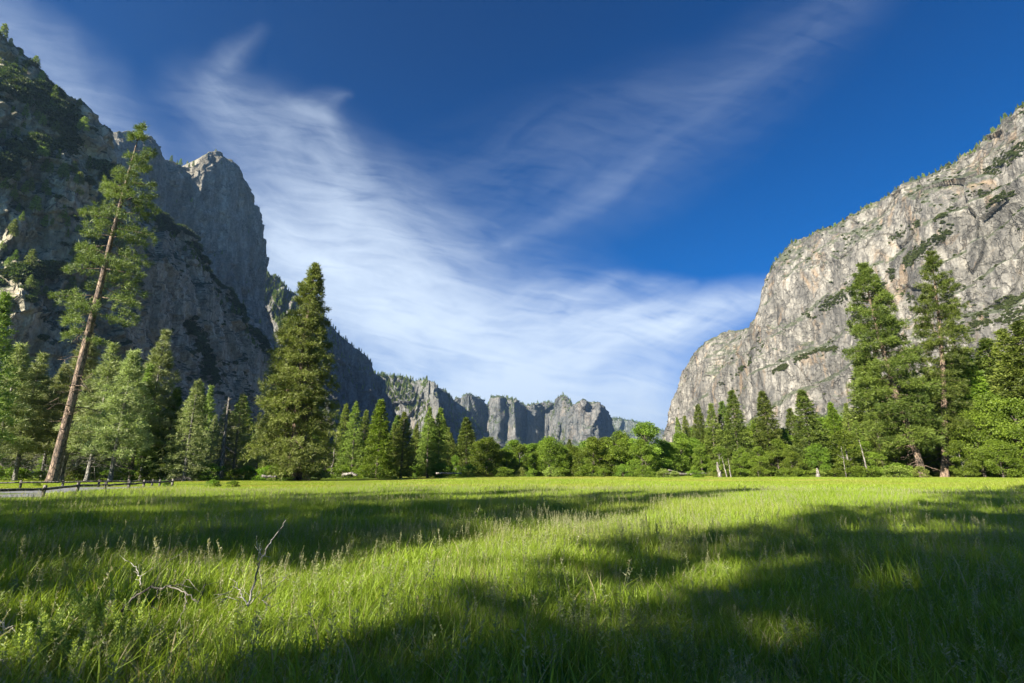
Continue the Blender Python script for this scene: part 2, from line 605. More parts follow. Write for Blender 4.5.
M_GRASS_F = grass_mat('far_grass_blades', (0.165, 0.250, 0.014), (0.330, 0.430, 0.045), (0.38, 0.32, 0.08), dry=0.7)
M_SEED = grass_mat('grass_seed_heads', (0.20, 0.24, 0.09), (0.42, 0.40, 0.24), (0.4, 0.36, 0.2))
M_HERB = grass_mat('herb_leaves', (0.14, 0.22, 0.035), (0.40, 0.50, 0.13), (0.4, 0.45, 0.2), dry=0.1)
M_GREYHERB = grass_mat('grey_herb_leaves', (0.14, 0.19, 0.05), (0.30, 0.35, 0.14), (0.35, 0.36, 0.22), dry=0.1)

# ground material
m, nt, out = new_mat('meadow_soil')
q = NB(nt)
g_ = q.n('ShaderNodeNewGeometry')
ps = g_.outputs['Position']
n1 = q.noise(ps, 0.5, 8, 0.7)
n2 = q.noise(ps, 0.06, 4, 0.6)
gc = q.mix(q.mapr(n1, 0.3, 0.7), (0.035, 0.06, 0.012), (0.12, 0.18, 0.03))
gc = q.mix(q.m('MULTIPLY', q.mapr(n2, 0.45, 0.65), 0.6), gc, (0.13, 0.12, 0.045))
yy = q.sep(ps)[1]
forest = q.mix(q.mapr(n1, 0.3, 0.7), (0.05, 0.045, 0.025), (0.10, 0.085, 0.045))
gc = q.mix(q.mapr(q.m('ADD', yy, q.m('MULTIPLY', n2, 20.0)), 150, 175), gc, forest)
p = q.n('ShaderNodeBsdfPrincipled')
q.set(p.inputs['Base Color'], gc)
p.inputs['Roughness'].default_value = 0.95
p.inputs['Specular IOR Level'].default_value = 0.1
bp = q.n('ShaderNodeBump')
bp.inputs['Strength'].default_value = 0.6
bp.inputs['Distance'].default_value = 0.15
q.set(bp.inputs['Height'], n1)
nt.links.new(bp.outputs[0], p.inputs['Normal'])
nt.links.new(p.outputs[0], out.inputs[0])
M_SOIL = m


# ------------------------------------------------------------------ ground
def gh(x, y):
    x = np.asarray(x, float)
    y = np.asarray(y, float)
    p_ = np.stack([x / 9.0, y / 5.5, np.zeros_like(x)], -1)
    k = np.clip((150 - np.hypot(x, y)) / 60, 0, 1)
    return 0.10 * fbm(p_, 3, 0.5, 3) * k * np.clip(np.hypot(x, y) / 6, 0.3, 1)


xs = np.concatenate([-np.geomspace(9000, 130, 24), np.linspace(-120, 120, 121), np.geomspace(130, 9000, 24)])
ys = np.concatenate([-np.geomspace(3000, 60, 12), np.linspace(-50, 180, 116), np.geomspace(190, 9000, 26)])
X, Y = np.meshgrid(xs, ys, indexing='ij')
Z = gh(X, Y)
V = np.stack([X, Y, Z], -1).reshape(-1, 3)
i = np.arange(len(xs) - 1)[:, None] * len(ys) + np.arange(len(ys) - 1)[None]
F = np.stack([i, i + len(ys), i + len(ys) + 1, i + 1], -1).reshape(-1, 4)
ground = link('ground', mk_mesh('ground', V, [F], M_SOIL, smooth=True))
tag(ground, 'flat green meadow ground running back to the forest edge', kind='structure')

# road / path beyond the rail fence at the left
near_e = [(-420, 520), (-150, 511), (0, 504), (60, 499), (130, 492), (168, 488)]
far_e = [(-420, 491), (-150, 490), (0, 489), (60, 488), (130, 486.8), (165, 485.8)]
rv = []
for a_, c_ in zip(near_e, far_e):
    for t_ in (0, 0.33, 0.66, 1):
        ga, gb = G(*a_), G(*c_)
        pt = ga + (gb - ga) * t_
        pt[2] = float(gh(pt[0], pt[1])) + 0.03
        rv.append(pt)
rv = np.array(rv)
ii = np.array([[a * 4 + k, a * 4 + k + 1, a * 4 + k + 5, a * 4 + k + 4] for a in range(len(near_e) - 1) for k in range(3)])[:, ::-1]
road = link('road', mk_mesh('road', rv, [ii], M_ROAD))
tag(road, 'grey paved path behind the rail fence at the left', kind='structure')
road_poly = np.array([G(*p_)[:2] for p_ in near_e] + [G(*p_)[:2] for p_ in far_e[::-1]])


def in_poly(x, y, poly):
    c = np.zeros(x.shape, bool)
    j = len(poly) - 1
    for i in range(len(poly)):
        xi, yi = poly[i]
        xj, yj = poly[j]
        c ^= ((yi > y) != (yj > y)) & (x < (xj - xi) * (y - yi) / (yj - yi + 1e-12) + xi)
        j = i
    return c


# ------------------------------------------------------------------ cliffs
CL = {}


def cliff(name, label, crest, profile, mat, nu, nv, A=(14, 8, 5), L=(90, 28, 12), seed=1, back=(220, 0.15), crest_amp=None, vstretch=0.33, cat='cliff', lab_group=None, bend=None):
    """crest: (px, py, Y, (ox, oy)); profile: (height fraction from the top, outward offset as a fraction of height)"""
    K = len(crest)
    Cw = np.array([P(c[0], c[1], c[2]) for c in crest])
    O = unit(np.array([[c[3][0], c[3][1], 0] for c in crest], float))
    d = np.hypot(*(np.diff(np.array([[c[0], c[1]] for c in crest], float), axis=0).T))
    s = np.concatenate([[0], np.cumsum(np.minimum(d, 90))])
    u = np.linspace(0, s[-1], nu)
    Cu = np.stack([np.interp(u, s, Cw[:, k]) for k in range(3)], -1)
    Ou = unit(np.stack([np.interp(u, s, O[:, k]) for k in range(3)], -1))
    h = Cu[:, 2] + 6
    prof = [(-1, 0)] + list(profile)
    nb = max(6, nv // 14)
    fr = np.concatenate([np.linspace(-1, 0, nb, endpoint=False), np.linspace(0, 1, nv - nb)])
    off = np.interp(fr, [p_[0] for p_ in profile], [p_[1] for p_ in profile])
    B = Cu[:, None, :] + np.zeros((nu, nv, 3))
    f2 = np.maximum(fr, 0)[None, :]
    B[..., 2] -= f2 * h[:, None]
    B += Ou[:, None, :] * (off[None, :] * h[:, None])[..., None]
    bk = np.maximum(-fr, 0)[None, :, None]
    B -= Ou[:, None, :] * bk * back[0]
    B[..., 2] -= bk[..., 0] * back[1] * h[:, None]
    if bend is not None:
        B += Ou[:, None, :] * bend(B, fr)[..., None]
    q_ = B * np.array([1, 1, vstretch])
    ws = fbm(B / (L[0] * 1.5), 3, 0.5, seed + 50)
    qq = q_ + ws[..., None] * L[0] * 0.35
    dsp = A[0] * fbm(qq / L[0], 3, 0.5, seed, ridged=True)
    dsp += A[1] * cells(qq / L[1], seed + 7)
    dsp += A[2] * 0.8 * fbm(qq * np.array([1, 1, 1.5]) / L[2], 5, 0.62, seed + 3, ridged=True)
    dsp += A[2] * 0.5 * cells(qq * np.array([1, 1, 1.8]) / (L[2] * 0.9), seed + 21)
    ramp = np.clip(h / 120, 0.15, 1)[:, None]
    edge = np.clip((fr + 0.02) / 0.06, 0.0, 1)[None, :]
    edge = 0.25 + 0.75 * edge
    N = unit(Ou + np.array([0, 0, 0.18]))
    B = B + N[:, None, :] * (dsp * ramp * edge)[..., None]
    ca = crest_amp if crest_amp is not None else A[2]
    jag = ca * (fbm(np.stack([u * 0 + seed, u / 9.0, u * 0], -1), 5, 0.6, seed + 80))
    top = np.exp(-(fr / 0.05) ** 2)[None, :]
    B[..., 2] += jag[:, None] * top * ramp
    V = B.reshape(-1, 3)
    i = np.arange(nu - 1)[:, None] * nv + np.arange(nv - 1)[None]
    F = np.stack([i, i + 1, i + nv + 1, i + nv], -1).reshape(-1, 4)
    # orientation towards the outward side
    a, b_, c_ = V[F[:, 0]], V[F[:, 1]], V[F[:, 3]]
    nn = np.cross(b_ - a, c_ - a)
    if (nn[:, :2] * np.repeat(Ou[:-1, :2], nv - 1, 0)).sum() < 0:
        F = F[:, ::-1]
    o = link(name, mk_mesh(name, V, [F], mat, smooth=True))
    tag(o, label, cat, lab_group, kind='structure')
    gu = np.gradient(B, axis=0)
    gv = np.gradient(B, axis=1)
    n_ = unit(np.cross(gv, gu))
    sg = np.sign((n_ * Ou[:, None, :]).sum(-1).mean())
    n_ = n_ * sg
    px, py = pix(V)
    CL[name] = dict(V=V, N=n_.reshape(-1, 3), px=px, py=py, fr=np.tile(fr, nu))
    return o


steep = [(0, 0), (0.04, 0.015), (0.55, 0.10), (0.8, 0.22), (0.93, 0.42), (1, 0.62)]
E_ = (1, 0.0)
# near left wall and the long slab running down to the valley floor
cliff('cliff', 'dark tree-dotted granite wall filling the left edge behind the leaning pine',
      [(-900, 160, 470, (.2, -1)), (-450, 60, 430, (.3, -1)), (-160, -20, 395, (.5, -.8)), (-60, -10, 400, (.9, -.4)), (0, 38, 420, (1, -.4)), (20, 54, 430, (1, -.5)), (45, 80, 446, (1, -.5)),
       (62, 92, 458, (1, -.5)), (78, 106, 472, (1, -.5)), (90, 122, 486, (1, -.4)), (97, 150, 506, (1, -.2)), (106, 182, 590, (1, 0)), (140, 203, 680, (1, 0)),
       (160, 216, 740, (1, 0)), (185, 240, 790, (1, 0)), (208, 272, 850, (1, 0)), (230, 302, 920, (1, 0)), (255, 338, 1000, (1, 0)), (275, 366, 1080, (1, 0)),
       (288, 396, 1150, (1, .2)), (298, 430, 1220, (1, .4)), (305, 468, 1260, (1, .4))],
      [(0, 0), (0.03, 0.03), (0.30, 0.14), (0.55, 0.20), (0.8, 0.30), (0.93, 0.42), (1, 0.58)],
      M_ROCK_L, 760, 520, A=(17, 7, 4.0), L=(105, 34, 13), seed=11, crest_amp=9,
      bend=lambda B, fr: np.clip((640 - B[..., 1]) / 120, 0, 1) * np.clip(fr * 5, 0, 1)[None, :] * (16 * fbm(B / np.array([55, 55, 80.]), 4, .55, 5, True) + 5 * cells(B / 26, 6)))
# sentinel tower behind it
cliff('rock_tower', 'tall rounded grey granite tower with a pale ledge on its left shoulder',
      [(20, 160, 760, (1, 0)), (70, 150, 850, (1, 0)), (95, 139, 900, (1, 0)), (108, 132, 930, (1, 0)), (135, 133, 1000, (1, 0)), (153, 136, 1060, (1, 0)),
       (158, 148, 1090, (1, 0)), (166, 160, 1130, (1, 0)), (180, 165, 1170, (1, 0)), (196, 166, 1185, (1, 0)), (203, 157, 1200, (1, 0)), (210, 153, 1220, (1, 0)), (217, 152, 1240, (1, 0)),
       (228, 158, 1270, (1, 0)), (238, 168, 1310, (1, 0)), (247, 188, 1350, (1, 0)), (254, 208, 1378, (1, .1)), (258, 232, 1400, (1, .1)),
       (259, 262, 1420, (1, .2)), (262, 300, 1440, (1, .2)), (272, 340, 1480, (1, .2)), (285, 380, 1520, (1, .2)), (300, 430, 1560, (1, .2)), (306, 470, 1590, (1, .2))],
      [(0, 0), (0.05, 0.02), (0.30, 0.05), (0.5, 0.09), (0.6, 0.16), (0.8, 0.26), (1, 0.45)],
      M_ROCK_B, 420, 420, A=(14, 7, 5), L=(80, 30, 12), seed=23, crest_amp=11, vstretch=0.12)
# ridges stepping down the valley
cliff('rock_ridge', 'grey rocky ridge stepping down behind the tallest dense conifer',
      [(225, 255, 1700, (.6, -.8)), (250, 262, 1720, (.6, -.8)), (262, 270, 1750, (.6, -.8)), (278, 277, 1780, (.6, -.8)), (290, 292, 1800, (1, -.6)), (312, 302, 1850, (1, -.45)), (328, 322, 1900, (1, -.45)), (338, 338, 1950, (1, -.45)),
       (350, 345, 1980, (1, -.45)), (362, 354, 2000, (.9, -.5)), (372, 364, 2050, (1, -.3)), (379, 384, 2100, (1, 0)), (390, 402, 2150, (1, 0)), (402, 424, 2200, (1, 0)), (416, 448, 2280, (1, 0)), (428, 472, 2350, (1, 0))],
      steep, M_ROCK_D, 330, 300, A=(34, 12, 7), L=(170, 60, 26), seed=31, crest_amp=16)
cliff('wooded_ridge', 'forested granite ridge with a grey prow left of the far cliffs',
      [(350, 366, 2600, (.1, -1)), (368, 372, 2620, (.1, -1)), (385, 375, 2640, (.1, -1)), (400, 378, 2660, (.1, -1)), (415, 382, 2680, (.2, -1)), (426, 380, 2650, (.2, -1)), (434, 382, 2560, (.1, -1)), (438, 385, 2560, (.3, -.9)), (443, 391, 2700, (1, -.2)),
       (448, 396, 2700, (1, -.2)), (455, 404, 2760, (1, 0)), (464, 414, 2850, (1, 0)), (476, 428, 2950, (1, 0)), (488, 446, 3050, (1, 0)), (500, 470, 3100, (1, 0))],
      steep, M_ROCK_D, 300, 220, A=(55, 22, 10), L=(220, 80, 34), seed=47, crest_amp=18)
cliff('far_cliff', 'far row of fluted granite cliffs above the middle of the forest',
      [(425, 412, 3800, (.1, -1)), (445, 404, 3800, (.1, -1)), (458, 398, 3800, (-.2, -1)), (469, 394, 3700, (-.2, -1)), (474, 397, 3760, (.8, -1)), (479, 400, 3960, (1, -.6)), (487, 406, 3980, (.1, -1)), (494, 397, 3720, (-.6, -1)), (500, 397, 3690, (0, -1)), (503, 398, 3800, (1, -.4)), (507, 397, 3740, (-.3, -1)), (514, 398, 3700, (.3, -1)), (519, 403, 4020, (1, -.3)),
       (524, 408, 4050, (.1, -1)), (531, 404, 3900, (-.3, -1)), (535, 403, 3930, (.6, -1)), (538, 403, 4080, (1, -.4)), (546, 401, 4000, (-.2, -1)), (553, 402, 3820, (-.4, -1)), (559, 397, 3720, (-.2, -1)), (563, 394, 3690, (0, -1)), (566, 396, 3700, (.7, -.8)), (569, 405, 3950, (1, -.1)), (572, 414, 4200, (1, 0)), (580, 412, 4200, (0, -1)), (610, 420, 4200, (0, -1)), (630, 470, 4200, (1, -1))],
      [(0, 0), (0.04, 0.02), (0.55, 0.10), (0.8, 0.25), (1, 0.6)],
      M_ROCK_F, 420, 230, A=(60, 20, 12), L=(210, 80, 40), seed=58, crest_amp=22, vstretch=0.16)
cliff('granite_dome', 'far pale rounded granite buttress with a blue shaded right side',
      [(569, 425, 3600, (-1, -.4)), (572, 412, 3560, (-1, -.5)), (577, 403, 3520, (-.6, -1)), (583, 400, 3500, (-.2, -1)), (590, 401, 3500, (.1, -1)), (594, 402, 3500, (.4, -1)), (597, 403, 3640, (1, 0)), (602, 406, 3700, (1, -.1)), (606, 414, 3760, (1, 0)), (609, 424, 3820, (1, 0)), (613, 440, 3880, (1, 0)), (617, 470, 3950, (1, 0))],
      [(0, 0), (0.05, 0.03), (0.55, 0.10), (0.8, 0.22), (1, 0.42)],
      M_ROCK_F, 180, 200, A=(40, 22, 12), L=(180, 80, 40), seed=66, crest_amp=10, vstretch=0.16)
cliff('distant_hill', 'low bluish wooded hill on the horizon left of the right-hand cliff',
      [(585, 414, 6500, (0, -1)), (612, 418, 6500, (0, -1)), (628, 420, 6500, (0, -1)), (645, 424, 6500, (0, -1)), (660, 429, 6500, (0, -1)), (680, 440, 6500, (0, -1)), (710, 455, 6500, (0, -1)), (740, 469, 6500, (0, -1))],
      steep, M_HILL, 160, 90, A=(60, 30, 14), L=(400, 160, 60), seed=71, crest_amp=14)
def ledges(B, fr):
    a = B[..., 0] * .376 - B[..., 1] * .926
    f = (B[..., 2] - .44 * a) / 95 + 1.1 * fbm(B / 260, 3, .5, 41) + .12 * fbm(B / 40, 3, .5, 42)
    g = f - np.floor(f)
    st_ = np.clip((g - .78) / .22, 0, 1)
    amp = 13 * (.5 + h3(np.floor(f).astype(int), np.zeros(f.shape, int), np.zeros(f.shape, int), 9))
    return amp * (g - st_ * st_ * (3 - 2 * st_)) * np.clip(fr * 8, 0, 1)[None, :] * np.clip(B[..., 2] / 80, 0, 1)


# right wall
cliff('granite_wall', 'huge sunlit pale granite wall rising to the right edge',
      [(1500, -60, 560, (-.9, -.6)), (1250, 0, 640, (-.9, -.6)), (1100, 56, 720, (-.8, -.7)), (1040, 98, 770, (-.8, -.7)), (1008, 122, 800, (-.8, -.7)), (985, 142, 830, (-.8, -.7)), (960, 158, 860, (-.8, -.7)), (935, 172, 890, (-.8, -.7)), (900, 190, 940, (-.8, -.7)),
       (870, 204, 990, (-.8, -.7)), (840, 219, 1040, (-.8, -.7)), (810, 234, 1100, (-.8, -.7)), (788, 244, 1150, (-.8, -.6)), (776, 256, 1180, (-.9, -.5)), (769, 270, 1200, (-1, -.4)), (765, 286, 1220, (-1, -.4)), (763, 304, 1240, (-1, -.4)), (755, 322, 1270, (-1, -.5)), (745, 329, 1300, (-.9, -.6)),
       (728, 331, 1360, (-.8, -.7)), (712, 337, 1420, (-.9, -.5)), (700, 350, 1480, (-1, -.3)), (690, 370, 1520, (-1, -.2)), (683, 392, 1560, (-1, -.2)), (680, 412, 1600, (-1, -.1)), (675, 430, 1640, (-1, -.1)), (668, 452, 1660, (-1, -.1)), (662, 470, 1680, (-1, 0))],
      [(0, 0), (0.03, 0.03), (0.2, 0.12), (0.5, 0.17), (0.8, 0.25), (0.93, 0.34), (1, 0.45)],
      M_ROCK_R, 900, 520, A=(30, 7, 2.6), L=(170, 62, 15), seed=83, crest_amp=9, vstretch=0.4, bend=ledges)


# ------------------------------------------------------------------ trees
def branch_pts(base, az, L, el, droop, k=5):
    t = np.linspace(0, 1, k)
    r = L * t
    z = L * (math.sin(el) * t - droop * t * t)
    return base + np.stack([np.cos(az) * r * math.cos(el), np.sin(az) * r * math.cos(el), z], -1)


def conifer(seed, H, crown0, R, prof, nb, el0=-0.1, el1=0.6, droop=0.15, tuft=1.0, pad=0.35, dens=1.0, axis=None,
            leafL=0.42, leafW=0.055, nleaf=9, skip=0.0, r0=None, up=0.25, asym=(0, 0), inner=0.25, twig=False, bare=0, nside=8, whorl=0):
    """returns (trunk MB, crown MB). axis: trunk centre line as a function of t in 0..1"""
    rng = np.random.default_rng(seed)
    if axis is None:
        bx, by = rng.uniform(-.012, .012, 2) * H
        axis = lambda t: np.stack([bx * np.sin(3 * t), by * np.sin(2.3 * t + 1) - by * math.sin(1), H * t], -1)
    r0 = r0 or H * 0.0125
    tr, cr = MB(), MB()
    tt = np.array([0, .01, .03, .08, .2, .35, .5, .65, .8, .92, 1.0])
    rr = r0 * np.interp(tt, [0, .01, .03, .1, .5, .85, 1], [1.55, 1.25, 1.08, .95, .66, .3, .04])
    tp = axis(tt)
    tp[0, 2] -= 0.4
    add_tube(tr, tp, rr, nside, rng.uniform(0, 1), wob=.05, rng=rng)
    for k in range(bare):
        t = rng.uniform(crown0 * 0.35, crown0 * 1.15)
        b0 = axis(np.array([t]))[0]
        az = rng.uniform(0, 6.28)
        bp_ = branch_pts(b0, az, R * rng.uniform(.25, .7), rng.uniform(-.3, .1), .2, 5)
        bp_[1:] += rng.normal(size=(4, 3)) * .12
        add_tube(tr, bp_, np.linspace(.05, .012, 5) * H / 30, 4, .5)
        for j in (2, 3):
            tw = np.stack([bp_[j], bp_[j] + rng.normal(size=3) * .5, bp_[j] + rng.normal(size=3) * .9 + np.array([math.cos(az), math.sin(az), -.2]) * .5])
            add_tube(tr, tw, [.02 * H / 30, .015 * H / 30, .006], 3, .5)
    C, Dd, LL, RN = [], [], [], []
    for k in range(nb):
        t = crown0 + (1 - crown0) * ((k + rng.uniform(0, 1)) / nb) ** 0.93
        if rng.uniform() < skip:
            continue
        if whorl:
            t = crown0 + (1 - crown0) * (round((t - crown0) / (1 - crown0) * whorl) + rng.normal(0, .10)) / whorl
            t = min(max(t, crown0), .995)
        q = (t - crown0) / (1 - crown0)
        az = k * 2.39996 + rng.uniform(-.5, .5)
        L = R * prof(q) * rng.uniform(.68, 1.12)
        L *= 1 + asym[0] * math.cos(az) + asym[1] * math.sin(az)
        L = max(L, .35)
        el = el0 + (el1 - el0) * q ** 1.5 + rng.uniform(-.12, .12)
        b0 = axis(np.array([t]))[0]
        bp_ = branch_pts(b0, az, L, el, droop, 6)
        add_tube(tr, bp_, np.linspace(.35, .06, 6) * r0 * (.25 + .5 * L / R) * .5, 4, rng.uniform(0, 1))
        nt_ = max(3, int(dens * tuft * (4 + L * 5.0)))
        s = inner + (1 - inner) * rng.uniform(0, 1, nt_) ** .75
        s[0] = 1.0
        idx = s * 5
        i0 = np.minimum(idx.astype(int), 4)
        c = bp_[i0] + (bp_[i0 + 1] - bp_[i0]) * (idx - i0)[:, None]
        lat = np.array([-math.sin(az), math.cos(az), 0])
        wd = pad * L * np.sin(np.clip(s, 0, 1) * 2.7)
        lo = rng.uniform(-1, 1, nt_) * wd
        c = c + lat * lo[:, None] + np.array([0, 0, 1]) * rng.normal(0, .05 * L + .06, nt_)[:, None] - np.array([0, 0, 1]) * (np.abs(lo) * .12)[:, None]
        d = np.array([math.cos(az), math.sin(az), 0.0]) * .8 + lat * (np.sign(lo) * .7)[:, None] + np.array([0, 0, up])
        C.append(c)
        Dd.append(unit(d + rng.normal(size=(nt_, 3)) * .25))
        LL.append(np.full(nt_, 1.0) * rng.uniform(.8, 1.2, nt_))
        RN.append(np.clip(rng.uniform(.15, .85) + rng.normal(0, .18, nt_), 0, 1))
    # leader
    nl = 10
    tl = rng.uniform(.95, 1.0, nl)
    C.append(axis(tl)); Dd.append(unit(rng.normal(size=(nl, 3)) * .5 + np.array([0, 0, 1]))); LL.append(np.full(nl, .9)); RN.append(np.full(nl, .6))
    C, Dd, LL, RN = map(np.concatenate, (C, Dd, LL, RN))
    n = len(C)
    c = np.repeat(C, nleaf, 0) + rng.normal(0, leafL * .22, (n * nleaf, 3))
    d = np.repeat(Dd, nleaf, 0) + rng.normal(size=(n * nleaf, 3)) * .75
    ll = np.repeat(LL, nleaf) * leafL * rng.uniform(.7, 1.25, n * nleaf)
    rn = np.clip(np.repeat(RN, nleaf) + rng.normal(0, .12, n * nleaf), 0, 1)
    leaves(cr, c, d, ll, leafW * rng.uniform(.7, 1.3, n * nleaf), rng, rn)
    return tr, cr


def broadleaf(seed, H, R, nl=54, per=250, leaf=.34, crown0=.12, shape=1.0):
    rng = np.random.default_rng(seed)
    tr, cr = MB(), MB()
    r0 = H * .018
    ax = lambda t: np.stack([.25 * np.sin(3 * t + seed), .25 * np.cos(2 * t + seed) - .25 * math.cos(seed), H * t], -1)
    tt = np.linspace(0, .9, 8)
    tp = ax(tt)
    tp[0, 2] -= .3
    add_tube(tr, tp, r0 * np.interp(tt, [0, .05, .5, .9], [1.4, 1, .6, .12]), 7, .5, wob=.06, rng=rng)
    for k in range(nl):
        t = crown0 + (.97 - crown0) * rng.uniform(0, 1) ** .9
        q = (t - crown0) / (1 - crown0)
        rad = R * (math.sin(math.pi * min(1, .14 + .86 * q) ** .9) ** .55) * rng.uniform(.35, 1.0)
        if q > .85:
            rad *= .6
        az = k * 2.4 + rng.uniform(-.5, .5)
        b0 = ax(np.array([max(t - .16, .08)]))[0]
        e = ax(np.array([t]))[0] + np.array([math.cos(az) * rad, math.sin(az) * rad, 0])
        mid = (b0 + e) / 2 + rng.normal(0, .2, 3) + np.array([0, 0, -.1])
        add_tube(tr, np.stack([b0, mid, e]), [r0 * .3, r0 * .2, r0 * .06], 4, .5)
        cr_ = R * rng.uniform(.2, .38)
        npp = int(per * (cr_ / (R * .3)) ** 2)
        u_ = rand_dirs(rng, npp)
        # sub clumps inside the clump
        sc = rand_dirs(rng, 9)
        u_ = unit(u_ + sc[rng.integers(0, 9, npp)] * .9)
        pp = e + u_ * np.array([1, 1, .72]) * (cr_ * rng.uniform(.55, 1.08, npp))[:, None]
        dd = u_ * .6 + rng.normal(size=(npp, 3)) * .6 + np.array([0, 0, -.25])
        leaves(cr, pp, dd, leaf * rng.uniform(.7, 1.3, npp), leaf * .33, rng, np.clip(rng.uniform(.15, .85) + rng.normal(0, .15, npp), 0, 1))
    return tr, cr


def proto(mbs, mtrunk, mcrown, name):
    return (mbs[0].mesh(name + '_trunk', mtrunk, True), mbs[1].mesh(name + '_crown', mcrown))


cone = lambda q: (1 - q) ** .8 * (.55 + .45 * min(1, q * 6))
cone2 = lambda q: (1 - q) ** .85 * .95 + .05
pine_p = lambda q: math.sin(math.pi * (.18 + .82 * q) ** .8) ** .7 * (1 - .35 * q) + .08
young = lambda q: (1 - q) ** .85 * (.75 + .25 * min(1, q * 5))

PR = {}
# young ponderosas by the path (H = 20)
PR['pineY1'] = (20, proto(conifer(101, 20, .20, 4.6, young, 84, -.05, .7, .02, pad=.36, leafL=.58, leafW=.038, nleaf=14, bare=26, up=.5, whorl=17, dens=1.0), M_BARK_P, M_PINE_Y, 'pine'))
PR['pineY2'] = (20, proto(conifer(102, 20, .26, 4.2, young, 76, -.1, .7, .02, pad=.36, leafL=.58, leafW=.038, nleaf=14, bare=30, up=.5, skip=.08, whorl=15), M_BARK_P, M_PINE_Y, 'pine'))
PR['pineY3'] = (22, proto(conifer(103, 22, .14, 4.2, young, 100, -.1, .8, .05, pad=.36, leafL=.5, leafW=.055, bare=18, up=.4, whorl=19), M_BARK, M_PINE, 'pine'))
# dense narrow firs (H = 24)
PR['fir1'] = (24, proto(conifer(111, 24, .05, 4.6, cone, 150, -.25, .5, .12, pad=.38, leafL=.42, leafW=.06, up=.05, bare=6), M_BARK, M_FIR, 'fir'))
PR['fir2'] = (24, proto(conifer(112, 24, .08, 4.2, cone, 140, -.2, .5, .15, pad=.36, leafL=.42, leafW=.06, up=.05, bare=8), M_BARK, M_FIR, 'fir'))
PR['fir3'] = (24, proto(conifer(113, 24, .03, 5.0, cone2, 150, -.25, .5, .15, pad=.38, leafL=.48, leafW=.07, up=.05), M_BARK, M_FIR_D, 'fir'))
PR['firL'] = (24, proto(conifer(114, 24, .04, 5.2, cone2, 150, -.1, .6, .10, pad=.42, leafL=.55, leafW=.075, up=.2), M_BARK, M_LEAF, 'fir'))
PR['firP'] = (24, proto(conifer(115, 24, .06, 4.6, cone, 130, -.25, .5, .12, pad=.38, leafL=.42, leafW=.05, up=.05, bare=26, dens=.8), M_BARK_P, M_PINE_Y, 'fir'))
# broadleaf trees (H = 14)
PR['oak1'] = (14, proto(broadleaf(121, 14, 4.9, crown0=.05), M_BARK, M_LEAF, 'broadleaf'))
PR['oak2'] = (14, proto(broadleaf(122, 14, 4.2, 50, crown0=.05), M_BARK, M_LEAF, 'broadleaf'))
PR['oak3'] = (14, proto(broadleaf(123, 14, 4.6, 50, crown0=.05), M_BARK, M_LEAF, 'broadleaf'))
PR['oak4'] = (14, proto(broadleaf(124, 14, 3.8, 44, crown0=.12), M_BARK_P, M_LEAF, 'broadleaf'))


def tree_obj(meshes, loc, rz, sc, label, cat, name, group=None, sxy=None):
    root = link(name, None, loc=loc)
    root.rotation_euler = (0, 0, rz)
    sxy = sxy or sc
    root.scale = (sxy, sxy, sc)
    tag(root, label, cat, group)
    t = link('trunk', meshes[0], root)
    c = link('crown', meshes[1], root)
    return root


def height_for(py, Yd):
    u = (341.5 - py) / FPX
    return EYE + Yd * (SP + u * CP) / (CP - u * SP)


def place(kind, px, py, Yd, label, name='conifer', cat='tree', group=None, wide=1.0, rz=None):
    Ht = height_for(py, Yd)
    x = (px - 512) / FPX * (Yd * CP + (Ht - EYE) * SP)
    h0, meshes = PR[kind]
    sc = Ht / h0
    rng = random.Random(int(px * 131 + py * 7 + Yd))
    if rz is None:
        rz = rng.uniform(0, 6.28)
    return tree_obj(meshes, (x, Yd, float(gh(x, Yd)) - .05), rz, sc, label, cat, name, group, sc * wide * (1.22 if kind.startswith('fir') else 1))


# --- individually shaped large trees
def traced_axis(pts, Yd, base):
    W = np.array([P(px, py, Yd) for px, py in pts])
    W[0, 2] = 0
    W -= base
    t = np.linspace(0, 1, len(W))
    z = W[:, 2] / W[-1, 2]
    return lambda q: np.stack([np.interp(q, z, W[:, k]) for k in range(3)], -1), W[-1, 2]


def big_tree(name, label, pts, Yd, mt, mc, cat='tree', **kw):
    base = P(pts[0][0], pts[0][1], Yd)
    base[2] = 0
    ax, H = traced_axis(pts, Yd, base)
    tr, cr = conifer(axis=ax, H=H, **kw)
    root = link(name, None, loc=base)
    tag(root, label, cat)
    tr.build('trunk', mt, root, smooth=True)
    cr.build('crown', mc, root)
    return root


lean_prof = lambda q: np.interp(q, [0, .16, .3, .55, .75, .9, 1], [.55, 1.0, .95, .85, .62, .42, .15])
big_tree('pine', 'tall leaning pine with a long bare orange trunk by the path', [(52, 481), (64, 432), (76, 385), (88, 335), (99, 292), (109, 248), (120, 205), (131, 165), (141, 127)], 70,
         M_BARK_O, M_PINE_D, seed=201, crown0=.36, R=5.2, prof=lean_prof, nb=118, el0=-.25, el1=.5, droop=.08, pad=.34, dens=1.05, leafL=.58, leafW=.034, nleaf=18, r0=.58, bare=22, up=.4, skip=.34, whorl=26, asym=(.12, 0), inner=.3, nside=14)
cen_prof = lambda q: np.interp(q, [0, .12, .35, .6, .8, .93, 1], [.72, 1.0, .88, .62, .37, .17, .04])
big_tree('fir', 'tallest dense conical conifer standing alone at the meadow edge', [(291, 478), (296, 420), (303, 350), (310, 300), (316, 265)], 88,
         M_BARK_O, M_PINE, seed=202, crown0=.06, R=7.6, prof=cen_prof, nb=300, el0=-.22, el1=.55, droop=.06, pad=.30, dens=1.15, leafL=.56, leafW=.042, nleaf=15, skip=.17, r0=.62, up=.15, bare=14, inner=.2, nside=12)
